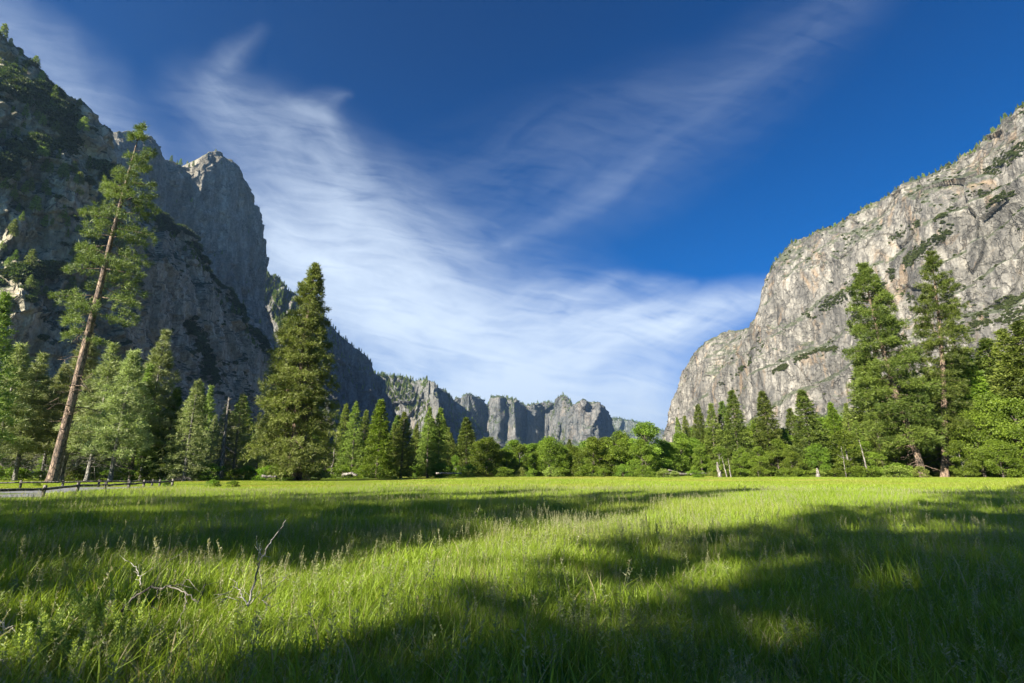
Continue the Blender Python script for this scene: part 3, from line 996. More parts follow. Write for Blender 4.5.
# its two companion stems
for (a, c_) in (((283, 477), (292, 330)), ((299, 478), (312, 345))):
    b0 = P(a[0], a[1], 89.5); b0[2] = 0
    e0 = P(c_[0], c_[1], 89.5)
    mb = MB()
    rg = np.random.default_rng(a[0])
    tts = np.linspace(0, 1, 8)[:, None]
    add_tube(mb, (e0 - b0) * tts + rg.normal(0, .05, (8, 3)) * tts, np.linspace(.5, .12, 8), 9, .5, wob=.06, rng=rg)
    root = link('fir', None, loc=b0)
    tag(root, ('slimmer orange trunk rising into the crown just left of the tallest conical conifer' if a[0] < 290 else 'slimmer orange trunk rising into the crown just right of the tallest conical conifer'), 'tree')
    mb.build('trunk', M_BARK_O, root, smooth=True)
    Hc = e0[2]
    t2, c2 = conifer(300 + a[0], Hc, .35, 4.0, cone, 60, -.2, .4, .1, leafL=.5, leafW=.06, axis=lambda q, e=e0 - b0: np.asarray(q)[:, None] * e[None])
    c2.build('crown', M_PINE, root)
r1_prof = lambda q: np.interp(q, [0, .1, .3, .5, .7, .88, 1], [.7, .95, 1.0, .92, .72, .42, .1])
big_tree('pine', 'broad dark pine with a leaning orange trunk, left of the two at the right', [(923, 475), (916, 450), (908, 428), (893, 385), (880, 340), (870, 300), (862, 266)], 120,
         M_BARK_O, M_FIR_D, seed=203, crown0=.14, R=7.9, prof=r1_prof, nb=210, el0=-.2, el1=.5, droop=.02, pad=.34, dens=1.15, whorl=30, leafL=.72, leafW=.058, nleaf=14, r0=.72, up=.2, bare=12, skip=.14, asym=(-.05, 0), inner=.25, nside=12)
r2_prof = lambda q: np.interp(q, [0, .1, .22, .3, .45, .6, .8, 1], [.7, .8, .75, .55, .85, .85, .55, .12])
big_tree('pine', 'taller straight pine with gaps showing its orange trunk, right of the two at the right', [(944, 475), (945, 440), (944, 400), (942, 350), (937, 300), (931, 253)], 122,
         M_BARK_O, M_FIR_D, seed=204, crown0=.16, R=7.2, prof=r2_prof, nb=150, el0=-.2, el1=.5, droop=.03, pad=.36, dens=1.05, whorl=27, leafL=.72, leafW=.058, nleaf=14, r0=.72, up=.2, bare=14, skip=.10, inner=.22, nside=12)

# --- the placed trees, one by one: kind, px, py of the top, distance, label
for kd, px_, py_, Yd, lb, nm, wd in [
    ('pineY3', 4, 296, 70, 'dark pine cut by the left edge of the view', 'pine', 1.1),
    ('pineY1', 22, 346, 82, 'pale young pine left of the leaning pine, nearest the left edge', 'pine', 1.2),
    ('pineY2', 43, 356, 86, 'pale young pine directly behind the base of the leaning pine', 'pine', 1.2),
    ('pineY1', 66, 366, 92, 'pale young pine seen behind the trunk of the leaning pine', 'pine', 1.1),
    ('pineY1', 90, 338, 88, 'pale pine just right of the leaning trunk', 'pine', 1.2),
    ('pineY2', 113, 346, 84, 'pale pine with bare white lower trunk, second right of the leaning pine', 'pine', 1.2),
    ('pineY1', 134, 352, 80, 'bushy pale pine with leaning white trunk behind the rail fence', 'pine', 1.25),
    ('pineY3', 150, 366, 90, 'dark pine between the pale pines behind the rail fence', 'pine', 1.2),
    ('pineY2', 166, 333, 92, 'pale pine with the highest narrow tip behind the rail fence', 'pine', 1.0),
    ('fir3', 178, 388, 95, 'dark fir right of the pale pines near the fence end', 'fir', 1.0),
    ('firP', 199, 380, 84, 'pointed conifer standing alone with a dark trunk near the fence end', 'fir', 1.15),
    ('firP', 216, 415, 115, 'small pale conifer left of the dead snag', 'fir', 1.0),
    ('firP', 243, 394, 102, 'pale grey-green pointed conifer right of the dead snag', 'fir', 1.15),
    ('pineY2', 262, 420, 110, 'small pale pine against the left side of the tallest conical conifer', 'pine', 1.1),
    ('fir1', 347, 404, 150, 'slim conifer first to the right of the tallest conical conifer', 'fir', 1.0),
    ('fir1', 357, 402, 145, 'slim conifer second to the right of the tallest conical conifer', 'fir', 1.0),
    ('fir2', 366, 411, 150, 'slim conifer left of the bright green one', 'fir', 1.1),
    ('firL', 381, 400, 112, 'bright yellow-green conifer with an orange trunk at the meadow edge', 'fir', 1.05),
    ('fir1', 404, 412, 118, 'dense conifer just right of the bright green one', 'fir', 1.2),
    ('fir2', 394, 424, 135, 'conifer tip between the bright green one and its right neighbour', 'fir', 1.1),
    ('fir2', 430, 408, 126, 'left one of a close pair of pointed conifers', 'fir', 1.1),
    ('fir1', 440, 408, 128, 'right one of a close pair of pointed conifers', 'fir', 1.1),
    ('fir2', 449, 428, 140, 'conifer just right of the close pair', 'fir', 1.0),
    ('fir2', 417, 424, 140, 'conifer just left of the close pair', 'fir', 1.0),
    ('fir3', 461, 441, 150, 'small conifer left of the broadleaf belt', 'fir', 1.0),
    ('oak4', 456, 455, 125, 'small round broadleaf tree at the left end of the broadleaf belt', 'broadleaf_tree', 1.0),
    ('oak1', 487, 438, 128, 'wide round dark broadleaf tree at the left of the belt', 'broadleaf_tree', 1.35),
    ('oak2', 507, 447, 134, 'broadleaf tree right of the wide round dark one', 'broadleaf_tree', 1.1),
    ('oak4', 520, 444, 136, 'slender broadleaf tree under the fluted far cliff', 'broadleaf_tree', 1.1),
    ('oak3', 534, 452, 132, 'low broadleaf tree left of the white-stemmed one', 'broadleaf_tree', 1.0),
    ('oak1', 549, 437, 130, 'round white-stemmed broadleaf tree below the far cliff notch', 'broadleaf_tree', 1.2),
    ('oak2', 562, 444, 136, 'broadleaf tree against the foot of the far rounded buttress', 'broadleaf_tree', 1.0),
    ('oak4', 580, 452, 128, 'low broadleaf tree with a white stem under the far rounded buttress', 'broadleaf_tree', 1.2),
    ('oak3', 592, 438, 134, 'broadleaf tree under the shaded side of the far rounded buttress', 'broadleaf_tree', 1.2),
    ('oak2', 604, 436, 140, 'broadleaf tree under the right edge of the far rounded buttress', 'broadleaf_tree', 1.1),
    ('oak1', 620, 432, 134, 'full broadleaf tree left of the highest crown in the belt', 'broadleaf_tree', 1.25),
    ('oak2', 643, 421, 130, 'highest broadleaf crown in the middle belt', 'broadleaf_tree', 1.15),
    ('oak3', 640, 440, 122, 'pale lower broadleaf tree in front of the highest crown', 'broadleaf_tree', 1.1),
    ('oak1', 662, 440, 136, 'broadleaf tree right of the highest crown', 'broadleaf_tree', 1.1),
    ('oak3', 679, 434, 138, 'broadleaf tree at the foot of the left end of the sunlit wall', 'broadleaf_tree', 1.2),
    ('fir2', 677, 418, 160, 'small dark fir, leftmost below the sunlit wall', 'fir', .9),
    ('fir1', 685, 416, 165, 'small dark fir, second from the left below the sunlit wall', 'fir', .9),
    ('fir3', 698, 405, 150, 'dark fir, third from the left below the sunlit wall', 'fir', .9),
    ('fir2', 710, 404, 148, 'dark fir, fourth from the left below the sunlit wall', 'fir', 1.1),
    ('fir3', 722, 402, 152, 'dark fir just left of the taller pointed fir', 'fir', .9),
    ('fir3', 732, 391, 140, 'tall pointed fir left of the pale rock chute', 'fir', 1.0),
    ('fir3', 762, 392, 138, 'tall pointed fir right of the pale rock chute', 'fir', 1.1),
    ('fir3', 801, 391, 132, 'dense tall fir under the middle of the sunlit wall', 'fir', 1.25),
    ('fir3', 790, 409, 150, 'fir peeking out left of the dense tall one', 'fir', 1.0),
    ('firL', 831, 403, 136, 'yellow-green conifer left of the two big right pines', 'fir', .9),
    ('fir2', 846, 404, 150, 'slim fir tip beside the broad dark pine', 'fir', .9),
    ('oak2', 700, 444, 134, 'broadleaf tree below the third dark fir', 'broadleaf_tree', 1.1),
    ('oak4', 718, 446, 126, 'yellowish broadleaf tree above the white broken stump', 'broadleaf_tree', 1.1),
    ('oak1', 741, 448, 132, 'broadleaf tree at the foot of the pale rock chute', 'broadleaf_tree', 1.0),
    ('oak3', 776, 440, 134, 'broadleaf tree between the tall firs under the sunlit wall', 'broadleaf_tree', 1.1),
    ('oak3', 758, 447, 126, 'low dark broadleaf tree at the meadow edge under the right firs', 'broadleaf_tree', 1.1),
    ('oak2', 790, 449, 126, 'broadleaf tree left of the dense tall fir', 'broadleaf_tree', 1.2),
    ('oak1', 815, 444, 128, 'broadleaf tree right of the dense tall fir', 'broadleaf_tree', 1.2),
    ('oak4', 842, 430, 126, 'broadleaf tree below the yellow-green conifer', 'broadleaf_tree', 1.2),
    ('oak3', 866, 442, 130, 'broadleaf tree behind the leaning dead snag', 'broadleaf_tree', 1.2),
    ('oak3', 893, 446, 134, 'dark broadleaf tree under the broad pine', 'broadleaf_tree', 1.2),
    ('firL', 962, 352, 126, 'full green conifer just right of the straight tall pine', 'fir', 1.05),
    ('fir3', 984, 340, 128, 'dense green conifer second right of the straight tall pine', 'fir', 1.2),
    ('fir1', 1002, 330, 122, 'dense conifer near the right edge', 'fir', 1.2),
    ('fir3', 1020, 322, 118, 'tall conifer cut by the right edge of the view', 'fir', 1.2),
    ('oak1', 972, 412, 118, 'bright broadleaf tree right of the straight tall pine', 'broadleaf_tree', 1.0),
    ('oak2', 990, 392, 120, 'tall broadleaf tree in front of the right-edge conifers', 'broadleaf_tree', .9),
    ('oak3', 1012, 400, 114, 'bright broadleaf tree near the right edge', 'broadleaf_tree', .9),
    ('oak4', 957, 440, 114, 'low bright broadleaf tree at the meadow edge right of the pines', 'broadleaf_tree', 1.2),
    ('oak3', 1030, 420, 108, 'broadleaf tree cut by the right edge', 'broadleaf_tree', 1.1),
    ('oak1', 996, 440, 110, 'low leafy tree at the meadow edge near the right edge', 'broadleaf_tree', 1.2),
]:
    place(kd, px_, py_, Yd, lb, nm, wide=wd)

# --- forest behind: individual copies
rf = random.Random(5)
for (x0, x1, y0, y1, Ya, Yb, n_, kinds, lb, grp) in [
    (-260, 250, 372, 440, 100, 150, 46, ['pineY3', 'fir3', 'fir1', 'pineY1', 'firP'], 'conifer in the shaded forest behind the pale pines at the left', 'conifers behind the left pines'),
    (250, 480, 415, 448, 140, 200, 40, ['fir1', 'fir2', 'fir3'], 'conifer in the dark rows behind the middle conifers', 'conifers behind the middle trees'),
    (460, 700, 438, 456, 145, 200, 48, ['oak1', 'oak2', 'oak3', 'fir3'], 'tree in the dense rows behind the broadleaf belt', 'trees behind the broadleaf belt'),
    (690, 870, 416, 456, 145, 200, 44, ['fir2', 'fir3', 'oak1', 'oak3'], 'tree in the dense rows below the sunlit granite wall', 'trees below the granite wall'),
    (860, 1260, 350, 430, 135, 190, 46, ['fir1', 'fir3', 'firL', 'oak1'], 'tree in the dense forest behind the two big right pines', 'trees behind the right pines'),
]:
    for k in range(n_):
        xx = x0 + (x1 - x0) * (k + rf.random()) / n_
        py_ = rf.uniform(y0, y1)
        kd = rf.choice(kinds)
        place(kd, xx, py_, rf.uniform(Ya, Yb), lb, 'forest_tree', group=grp, wide=rf.uniform(1.0, 1.4))

# low shrubs along the forest edge
sh = broadleaf(131, 3.0, 1.9, 22, 150, .2, .02)
PR['bush1'] = (3.0, proto(sh, M_BARK, M_LEAF, 'bush'))
sh = broadleaf(132, 3.0, 1.6, 20, 150, .2, .02)
PR['bush2'] = (3.0, proto(sh, M_BARK, M_FIR, 'bush'))
for k in range(64):
    xx = -40 + 1130 * (k + rf.random()) / 64
    Yd = rf.uniform(112, 128) if xx > 330 else rf.uniform(84, 98)
    place(rf.choice(['bush1', 'bush2', 'bush1']), xx, rf.uniform(463, 471), Yd, 'low leafy bush at the foot of the ' + ('pale pines by the fence' if xx < 180 else 'conifers around the tallest conical one' if xx < 340 else 'slim middle conifers' if xx < 470 else 'broadleaf belt below the far cliffs' if xx < 680 else 'firs below the sunlit granite wall' if xx < 850 else 'trees around the two big right pines'), 'bush', 'shrub', 'bushes along the forest edge', wide=rf.uniform(1, 2.0))
for px_, py_, Yd, lb in [(164, 479.5, 54, 'round green bush at the right end of the rail fence'), (130, 480.5, 60, 'small bush on the far side of the path'), (37, 482, 58, 'low bush left of the leaning pine base'),
                         (213, 480, 50, 'dark low bush in the open grass right of the fence'), (233, 481, 50, 'flat dark bush in the open grass, right one of two'), (284, 468, 86, 'small bright bush at the foot of the tallest conical conifer')]:
    place('bush1', px_, py_, Yd, lb, 'bush', 'shrub', wide=1.5)


# trees standing beside and behind the photographer, whose shadows lie on the meadow
def st(t, s):
    """t: across the shadow direction, s: along it"""
    a = np.array([math.cos(SUN_AZ), -math.sin(SUN_AZ)])
    c = np.array([math.sin(SUN_AZ), math.cos(SUN_AZ)])
    return a * t + c * s


PR['big'] = (45, proto(conifer(141, 45, .16, 7.0, pine_p, 150, -.15, .5, .08, pad=.42, leafL=.9, leafW=.14, nleaf=8, up=.25, inner=.25, skip=.3), M_BARK_O, M_FIR, 'pine'))
PR['airy'] = (45, proto(conifer(142, 45, .14, 7.4, pine_p, 110, -.15, .5, .08, pad=.42, leafL=.9, leafW=.11, nleaf=7, up=.25, inner=.3, skip=.3), M_BARK_O, M_FIR, 'pine'))
for t_, s_, Ht, wd, lb in [
    (1.1, -22, 56, .8, 'tall pine behind the viewpoint whose shadow crosses the right of the meadow'),
    (2.2, -38, 44, 1.0, 'pine farther behind the viewpoint, in line with the tall one'),
    (2.6, -16, 34, .8, 'shorter pine just behind the viewpoint on the right'),
    (-10.4, -16, 19, 1.0, 'young bushy pine off the left side closest to the viewpoint'),
    
    (-4.0, -11, 8.2, 1.45, 'low young pine just behind the left shoulder of the viewpoint'),
    (-7.2, -9, 6.5, 1.4, 'small bushy young pine nearest the left of the viewpoint'),
    (-15.2, -33, 42, .72, 'pine off the left side whose shadow tip reaches the middle of the meadow'),
    (-12.8, -16, 21, .72, 'shorter pine off the left side near the viewpoint'),
    (-18.5, -24, 31, .72, 'pine off the left side beyond the shorter one'),
    (-24.5, -30, 34, .8, 'outermost pine off the left side'),
    (-31.5, -30, 30, .8, 'far pine off the left side towards the path'),
]:
    xy = st(t_, s_)
    h0, me_ = PR['airy' if t_ < 2 else 'big']
    tree_obj(me_, (xy[0], xy[1], 0), t_ * 3.1, Ht / h0, lb, 'tree', 'pine', sxy=Ht / h0 * wd)

# ------------------------------------------------------------------ snags, stumps, logs
def snag(name, label, a, c_, Yd, r, seed, nbr=24, bl=2.2, mat=None):
    rg = np.random.default_rng(seed)
    b0 = P(a[0], a[1], Yd); b0[2] = 0
    e0 = P(c_[0], c_[1], Yd)
    mb = MB()
    tts = np.linspace(0, 1, 9)[:, None]
    ax = (e0 - b0) * tts + rg.normal(0, .06, (9, 3)) * np.sin(tts * 3.1)
    add_tube(mb, ax, np.linspace(r, r * .25, 9), 8, .5, wob=.08, rng=rg)
    root = link(name, None, loc=b0)
    tag(root, label, 'dead tree' if nbr else 'stump')
    mb.build('trunk', mat or M_DEAD, root, smooth=True)
    if nbr:
        for k in range(nbr):
            mb = MB()
            t = rg.uniform(.15, .98)
            s0 = (e0 - b0) * t
            az = rg.uniform(0, 6.28)
            bp_ = branch_pts(s0, az, bl * (1.15 - t) * rg.uniform(.5, 1.2), rg.uniform(-.5, .1), .15)
            bp_[1:] += rg.normal(0, .06, (4, 3))
            add_tube(mb, bp_, np.linspace(r * .16, .012, 5), 4, .5)
            mb.build('limb', mat or M_DEAD, root)
    return root


snag('dead_tree', 'pale pinkish dead snag with bare twigs between the two pale conifers', (221, 476), (229, 397), 98, .42, 1, 60, 4.2)
snag('dead_tree', 'thin grey leaning snag left of the broad dark pine', (869, 475), (859, 440), 116, .2, 2, 8, 1.2)
snag('dead_tree', 'slim pale dead stem right of the tallest conical conifer', (331, 475), (337, 430), 112, .16, 3, 26, 2.4)
snag('dead_tree', 'slim pale dead stem in the trees below the yellow-green conifer', (846, 475), (841, 446), 124, .10, 4, 6, 1)
snag('tree_stump', 'white broken stump at the meadow edge', (720, 475), (717, 462), 118, .5, 5, 0)
snag('tree_stump', 'thin leaning white stem, left of two beside the white stump', (727, 475), (722, 458), 119, .16, 6, 0)
snag('tree_stump', 'thin leaning white stem, right of two beside the white stump', (731, 475), (728, 458), 119, .16, 7, 0)
snag('tree_stump', 'short pale stump under the yellow-green conifer', (818, 475), (817, 468), 120, .55, 8, 0)
for k, (ax_, ay_, bx_, by_, Yd, r, lb) in enumerate([
    (664, 474.3, 690, 475, 122, .28, 'bleached fallen log at the meadow edge below the sunlit wall'),
    (668, 471, 684, 475, 123, .16, 'bleached fallen limb leaning on the log below the sunlit wall'),
    (343, 477, 352, 474.5, 84, .28, 'pale fallen log piece right of the tallest conical conifer'),
    (352, 475, 357, 477, 84, .22, 'second pale log piece right of the tallest conical conifer'),
    (262, 478, 277, 478.5, 80, .2, 'dark fallen log in the grass left of the tallest conical conifer'),
    (436, 474.5, 462, 474.2, 118, .2, 'long pale fallen log under the close pair of conifers'),
    (690, 474.8, 706, 474.2, 121, .2, 'short bleached log left of the white stump')]):
    a, c_ = P(ax_, ay_, Yd), P(bx_, by_, Yd)
    a[2] = max(a[2], r); c_[2] = max(c_[2], r)
    a[2] += .25; c_[2] += .25
    mb = MB()
    rg = np.random.default_rng(k)
    tts = np.linspace(0, 1, 7)[:, None]
    add_tube(mb, (c_ - a) * tts + rg.normal(0, .05, (7, 3)), np.linspace(r, r * .6, 7), 8, .5, wob=.12, rng=rg)
    o = mb.build('fallen_log', M_DEAD if 'dark' not in lb else M_FENCE, loc=a, smooth=True)
    tag(o, lb, 'log')

# ------------------------------------------------------------------ rail fence
def fence(label, posts, seed, rails=(.62,), ph=.85, pr=.10):
    rg = np.random.default_rng(seed)
    pts = [G(px, py) for px, py in posts]
    root = link('rail_fence', None, loc=(pts[0][0], pts[0][1], 0))
    tag(root, label, 'fence')
    o0 = np.array([pts[0][0], pts[0][1], 0])
    for p_ in pts:
        mb = MB()
        z0 = float(gh(p_[0], p_[1]))
        q0 = p_ - o0
        h = ph * rg.uniform(.92, 1.08)
        add_tube(mb, np.array([[q0[0], q0[1], z0 - .2], [q0[0] + rg.normal(0, .01), q0[1], z0 + h * .5], [q0[0] + rg.normal(0, .02), q0[1], z0 + h]]), [pr, pr * .95, pr * .88], 8, .5, wob=.06, rng=rg)
        mb.build('post', M_FENCE, root)
    for a, c_ in zip(pts[:-1], pts[1:]):
        for rz in rails:
            mb = MB()
            za, zc = float(gh(a[0], a[1])) + rz, float(gh(c_[0], c_[1])) + rz
            A_, B_ = a - o0 + [0, -pr * .9, za], c_ - o0 + [0, -pr * .9, zc]
            tts = np.linspace(-.03, 1.03, 6)[:, None]
            add_tube(mb, A_ + (B_ - A_) * tts + rg.normal(0, .015, (6, 3)), np.linspace(.085, .07, 6), 7, .5, wob=.08, rng=rg)
            mb.build('rail', M_FENCE, root)
    return root


fence('low weathered log rail fence along the near side of the path', [(-190, 512), (-95, 507), (-20, 503.5), (42, 500.5), (76, 496.5), (104, 493.8), (128, 491.8), (143, 490), (159, 488.6), (172, 487.6)], 3)
fence('second log rail fence along the far side of the path', [(-160, 490.2), (-90, 489.6), (-30, 489.0), (20, 488.4), (62, 487.8), (98, 487.2), (128, 486.6), (152, 486.0), (166, 485.5)], 4, ph=.75, rails=(.55,), pr=.11)

# ------------------------------------------------------------------ scatter through geometry nodes (uncountable growth)
def scatter(name, pts, rz, sc, idx, sources, tilt=None):
    me = bpy.data.meshes.new(name)
    me.vertices.add(len(pts))
    me.vertices.foreach_set('co', np.asarray(pts, np.float32).ravel())
    rot = np.zeros((len(pts), 3), np.float32)
    rot[:, 2] = rz
    if tilt is not None:
        rot[:, :2] = tilt
    a = me.attributes.new('rot', 'FLOAT_VECTOR', 'POINT'); a.data.foreach_set('vector', rot.ravel())
    scv = np.asarray(sc, np.float32)
    if scv.ndim == 1:
        scv = np.repeat(scv[:, None], 3, 1)
    a = me.attributes.new('scl', 'FLOAT_VECTOR', 'POINT'); a.data.foreach_set('vector', scv.ravel())
    a = me.attributes.new('idx', 'INT', 'POINT'); a.data.foreach_set('value', np.asarray(idx, np.int32))
    o = link(name, me)
    ng = bpy.data.node_groups.new(name + '_scatter', 'GeometryNodeTree')
    ng.interface.new_socket('Geometry', in_out='INPUT', socket_type='NodeSocketGeometry')
    ng.interface.new_socket('Geometry', in_out='OUTPUT', socket_type='NodeSocketGeometry')
    N_, L_ = ng.nodes, ng.links
    gi, go = N_.new('NodeGroupInput'), N_.new('NodeGroupOutput')
    iop = N_.new('GeometryNodeInstanceOnPoints')
    jn = N_.new('GeometryNodeJoinGeometry')
    for k, s_ in enumerate(sources):
        so = bpy.data.objects.new(name + '_tuft', s_)
        oi = N_.new('GeometryNodeObjectInfo')
        oi.inputs['Object'].default_value = so
        oi.inputs['As Instance'].default_value = True
        L_.new(oi.outputs['Geometry'], jn.inputs[0])
    L_.new(gi.outputs[0], iop.inputs['Points'])
    L_.new(jn.outputs[0], iop.inputs['Instance'])
    iop.inputs['Pick Instance'].default_value = True

    def na(nm, ty):
        x = N_.new('GeometryNodeInputNamedAttribute')
        x.data_type = ty
        x.inputs['Name'].default_value = nm
        return x.outputs['Attribute']
    e2r = N_.new('FunctionNodeEulerToRotation')
    L_.new(na('rot', 'FLOAT_VECTOR'), e2r.inputs[0])
    L_.new(e2r.outputs[0], iop.inputs['Rotation'])
    L_.new(na('scl', 'FLOAT_VECTOR'), iop.inputs['Scale'])
    L_.new(na('idx', 'INT'), iop.inputs['Instance Index'])
    L_.new(iop.outputs[0], go.inputs[0])
    md = o.modifiers.new('scatter', 'NODES')
    md.node_group = ng
    return o


def grass_patch(seed, size, n, h0, h1, w, levels=4, seeds=0, herbs=0, mat_i=0, mats=None, straw=.05):
    rng = np.random.default_rng(seed)
    mb = MB()
    x, y = rng.uniform(-size / 2, size / 2, (2, n))
    # loose clumping
    cx, cy_ = rng.uniform(-size / 2, size / 2, (2, max(6, int(size * size * 14))))
    k = rng.integers(0, len(cx), n)
    pull = rng.uniform(0, .55, n)
    x = x * (1 - pull) + cx[k] * pull
    y = y * (1 - pull) + cy_[k] * pull
    h = rng.uniform(h0, h1, n) * (.6 + .7 * rng.random(len(cx))[k])
    az = rng.uniform(0, 6.283, n)
    lean = rng.uniform(.05, .75, n) * h
    t = np.linspace(0, 1, levels)
    wprof = np.interp(t, [0, .4, .75, 1], [.8, 1, .65, .05])
    side = np.stack([-np.sin(az), np.cos(az)], -1)
    cz = h[:, None] * (t - .22 * t * t)[None]
    r = lean[:, None] * (t ** 2)[None]
    cxx = x[:, None] + np.cos(az)[:, None] * r
    cyy = y[:, None] + np.sin(az)[:, None] * r
    ww = w * rng.uniform(.6, 1.4, n)[:, None] * wprof[None]
    tw = rng.normal(0, .5, n)
    sx = np.cos(az + 1.57 + tw)
    sy = np.sin(az + 1.57 + tw)
    A = np.stack([cxx - sx[:, None] * ww, cyy - sy[:, None] * ww, cz], -1)
    Bv = np.stack([cxx + sx[:, None] * ww, cyy + sy[:, None] * ww, cz], -1)
    V = np.stack([A, Bv], 2).reshape(n, -1, 3)
    nvb = levels * 2
    base = (np.arange(n) * nvb)[:, None, None]
    q = np.array([[2 * l, 2 * l + 1, 2 * l + 3, 2 * l + 2] for l in range(levels - 1)])[None]
    rn = np.clip(rng.random(len(cx))[k] * .6 + rng.normal(.2, .2, n), 0, .95)
    rn[rng.random(n) < straw] = 1.0
    mb.add(V.reshape(-1, 3), (base + q).reshape(-1, 4), np.repeat(rn, nvb), 0)
    for _ in range(seeds):
        bx, by = rng.uniform(-size / 2, size / 2, 2)
        hh = rng.uniform(h1 * 1.0, h1 * 1.45)
        az_ = rng.uniform(0, 6.28)
        ln = rng.uniform(.05, .25) * hh
        tt = np.linspace(0, 1, 5)
        st_ = np.stack([bx + np.cos(az_) * ln * tt ** 2, by + np.sin(az_) * ln * tt ** 2, hh * tt], -1)
        add_tube(mb, st_, np.linspace(.0018, .0011, 5) * max(1, w / .004), 3, .4, 1)
        m_ = 26
        s = rng.uniform(.72, 1, m_)
        i0 = np.minimum((s * 4).astype(int), 3)
        c = st_[i0] + (st_[i0 + 1] - st_[i0]) * (s * 4 - i0)[:, None]
        sp = (1.02 - s) * rng.uniform(.1, .45)
        d = rand_dirs(rng, m_) * np.array([1, 1, .4]) + np.array([0, 0, .7])
        c = c + rand_dirs(rng, m_) * np.array([1, 1, .3]) * (sp * hh * .35)[:, None]
        leaves(mb, c, d, rng.uniform(.012, .026, m_) * max(1, w / .004), .003 * max(1, w / .004), rng, rng.uniform(.3, 1, m_), 1)
    for _ in range(herbs):
        bx, by = rng.uniform(-size / 2, size / 2, 2)
        hh = rng.uniform(h1 * .6, h1 * 1.0)
        nlv = 26
        s = np.linspace(.25, 1, nlv)
        a2 = np.arange(nlv) * 2.4
        c = np.stack([np.full(nlv, bx), np.full(nlv, by), hh * s], -1)
        d = np.stack([np.cos(a2), np.sin(a2), rng.uniform(.3, 1.1, nlv)], -1)
        leaves(mb, c, d, (.10 * (1.15 - s) + .02), .009, rng, rng.uniform(.2, .9, nlv), 2)
        add_tube(mb, np.array([[bx, by, 0], [bx, by, hh * .5], [bx, by, hh]]), [.003, .0025, .0015], 3, .3, 2)
    return mb.mesh('grass_tuft', mats or [M_GRASS, M_SEED, M_GREYHERB])


rng = np.random.default_rng(77)


def patch_points(r0, r1, step, amax=math.radians(62), back=0.0):
    n = int(r1 / step) + 2
    gx, gy = np.meshgrid(np.arange(-n, n + 1) * step, np.arange(-3, n + 1) * step)
    x = gx.ravel() + rng.uniform(-.35, .35, gx.size) * step
    y = gy.ravel() + rng.uniform(-.35, .35, gx.size) * step
    r = np.hypot(x, y)
    a = np.abs(np.arctan2(x, y))
    m = (r >= r0) & (r < r1) & (a < amax)
    x, y = x[m], y[m]
    m = ~in_poly(x, y, road_poly)
    return x[m], y[m]


def mown(x, y):
    """short grass between path and the pines, and near the forest edge"""
    k = np.ones_like(x)
    lx, ly = np.array([G(px, py)[:2] for px, py in [(-190, 512), (42, 500.5), (128, 491.8), (172, 487.6), (250, 486)]]).T
    yb = np.interp(x, lx, ly)
    k = np.where((x < -14) & (y > yb - 8), .45, k)
    k = np.where((x < -14) & (y > yb - 1), .3, k)
    return k


near = [grass_patch(s, 1.1, 1500, .16, .46, .0034, 4, seeds=sd_, herbs=hb) for s, sd_, hb in [(1, 6, 1), (2, 18, 2), (3, 4, 3), (4, 10, 0), (5, 2, 6)]] + [grass_patch(6, 1.1, 1300, .14, .40, .0034, 4, seeds=14, herbs=1, straw=.35), grass_patch(7, 1.1, 620, .25, .60, .0062, 4, seeds=2)]
x, y = patch_points(1.2, 15, .62, math.radians(80))
nz_ = fbm(np.stack([x / 2.2, y / 2.2, x * 0], -1), 3, .5, 5)
sz = np.clip(1 + .55 * nz_, .5, 1.6)
id_n = rng.integers(0, 5, len(x))
id_n = np.where((nz_ > .25) & (id_n == 3), 1, id_n)
n2_ = fbm(np.stack([x / 1.6 + 40, y / 1.6, x * 0], -1), 2, .5, 15)
id_n = np.where((n2_ > .30) & (rng.random(len(x)) < .7), 5, id_n)
id_n = np.where((n2_ < -.32) & (rng.random(len(x)) < .7), 6, id_n)
sc3 = np.stack([np.full(len(x), 1.0), np.full(len(x), 1.0), sz], -1)
o = scatter('meadow_grass', np.stack([x, y, gh(x, y) - .02], -1), rng.uniform(0, 6.28, len(x)), sc3, id_n, near)
tag(o, 'tall green meadow grass with pale seed heads close to the viewer', 'grass', kind='stuff')

mid = [grass_patch(s, 2.6, 3800, .18, .46, .0058, 3, seeds=sd_, herbs=hb) for s, sd_, hb in [(11, 8, 1), (12, 34, 3), (13, 2, 0), (14, 14, 4)]]
x, y = patch_points(14.3, 46, 1.75, math.radians(60))
nz_ = fbm(np.stack([x / 6, y / 3.5, x * 0], -1), 3, .5, 6)
sz = np.clip(1 + .5 * nz_, .5, 1.6) * mown(x, y)
o = scatter('mid_meadow_grass', np.stack([x, y, gh(x, y) - .02], -1), rng.uniform(0, 6.28, len(x)), np.stack([sz * 0 + 1, sz * 0 + 1, sz], -1), rng.integers(0, 4, len(x)), mid)
tag(o, 'green meadow grass in the middle of the field', 'grass', kind='stuff')

far = [grass_patch(s, 7, 5200, .18, .42, .017, 3, seeds=0, mats=[M_GRASS_F, M_SEED, M_GREYHERB]) for s in (21, 22, 23)]
x, y = patch_points(44, 165, 4.6, math.radians(56))
m_ = ((x > -30) & (y < 150)) | ((x <= -30) & (y < 112))
x, y = x[m_], y[m_]
nz_ = fbm(np.stack([x / 16, y / 7, x * 0], -1), 3, .5, 8)
sz = np.clip(1 + .55 * nz_, .4, 1.6) * mown(x, y)
o = scatter('far_meadow_grass', np.stack([x, y, gh(x, y) - .02], -1), rng.uniform(0, 6.28, len(x)), np.stack([sz * 0 + 1, sz * 0 + 1, sz], -1), rng.integers(0, 3, len(x)), far)
tag(o, 'bright green far meadow grass before the forest edge', 'grass', kind='stuff')


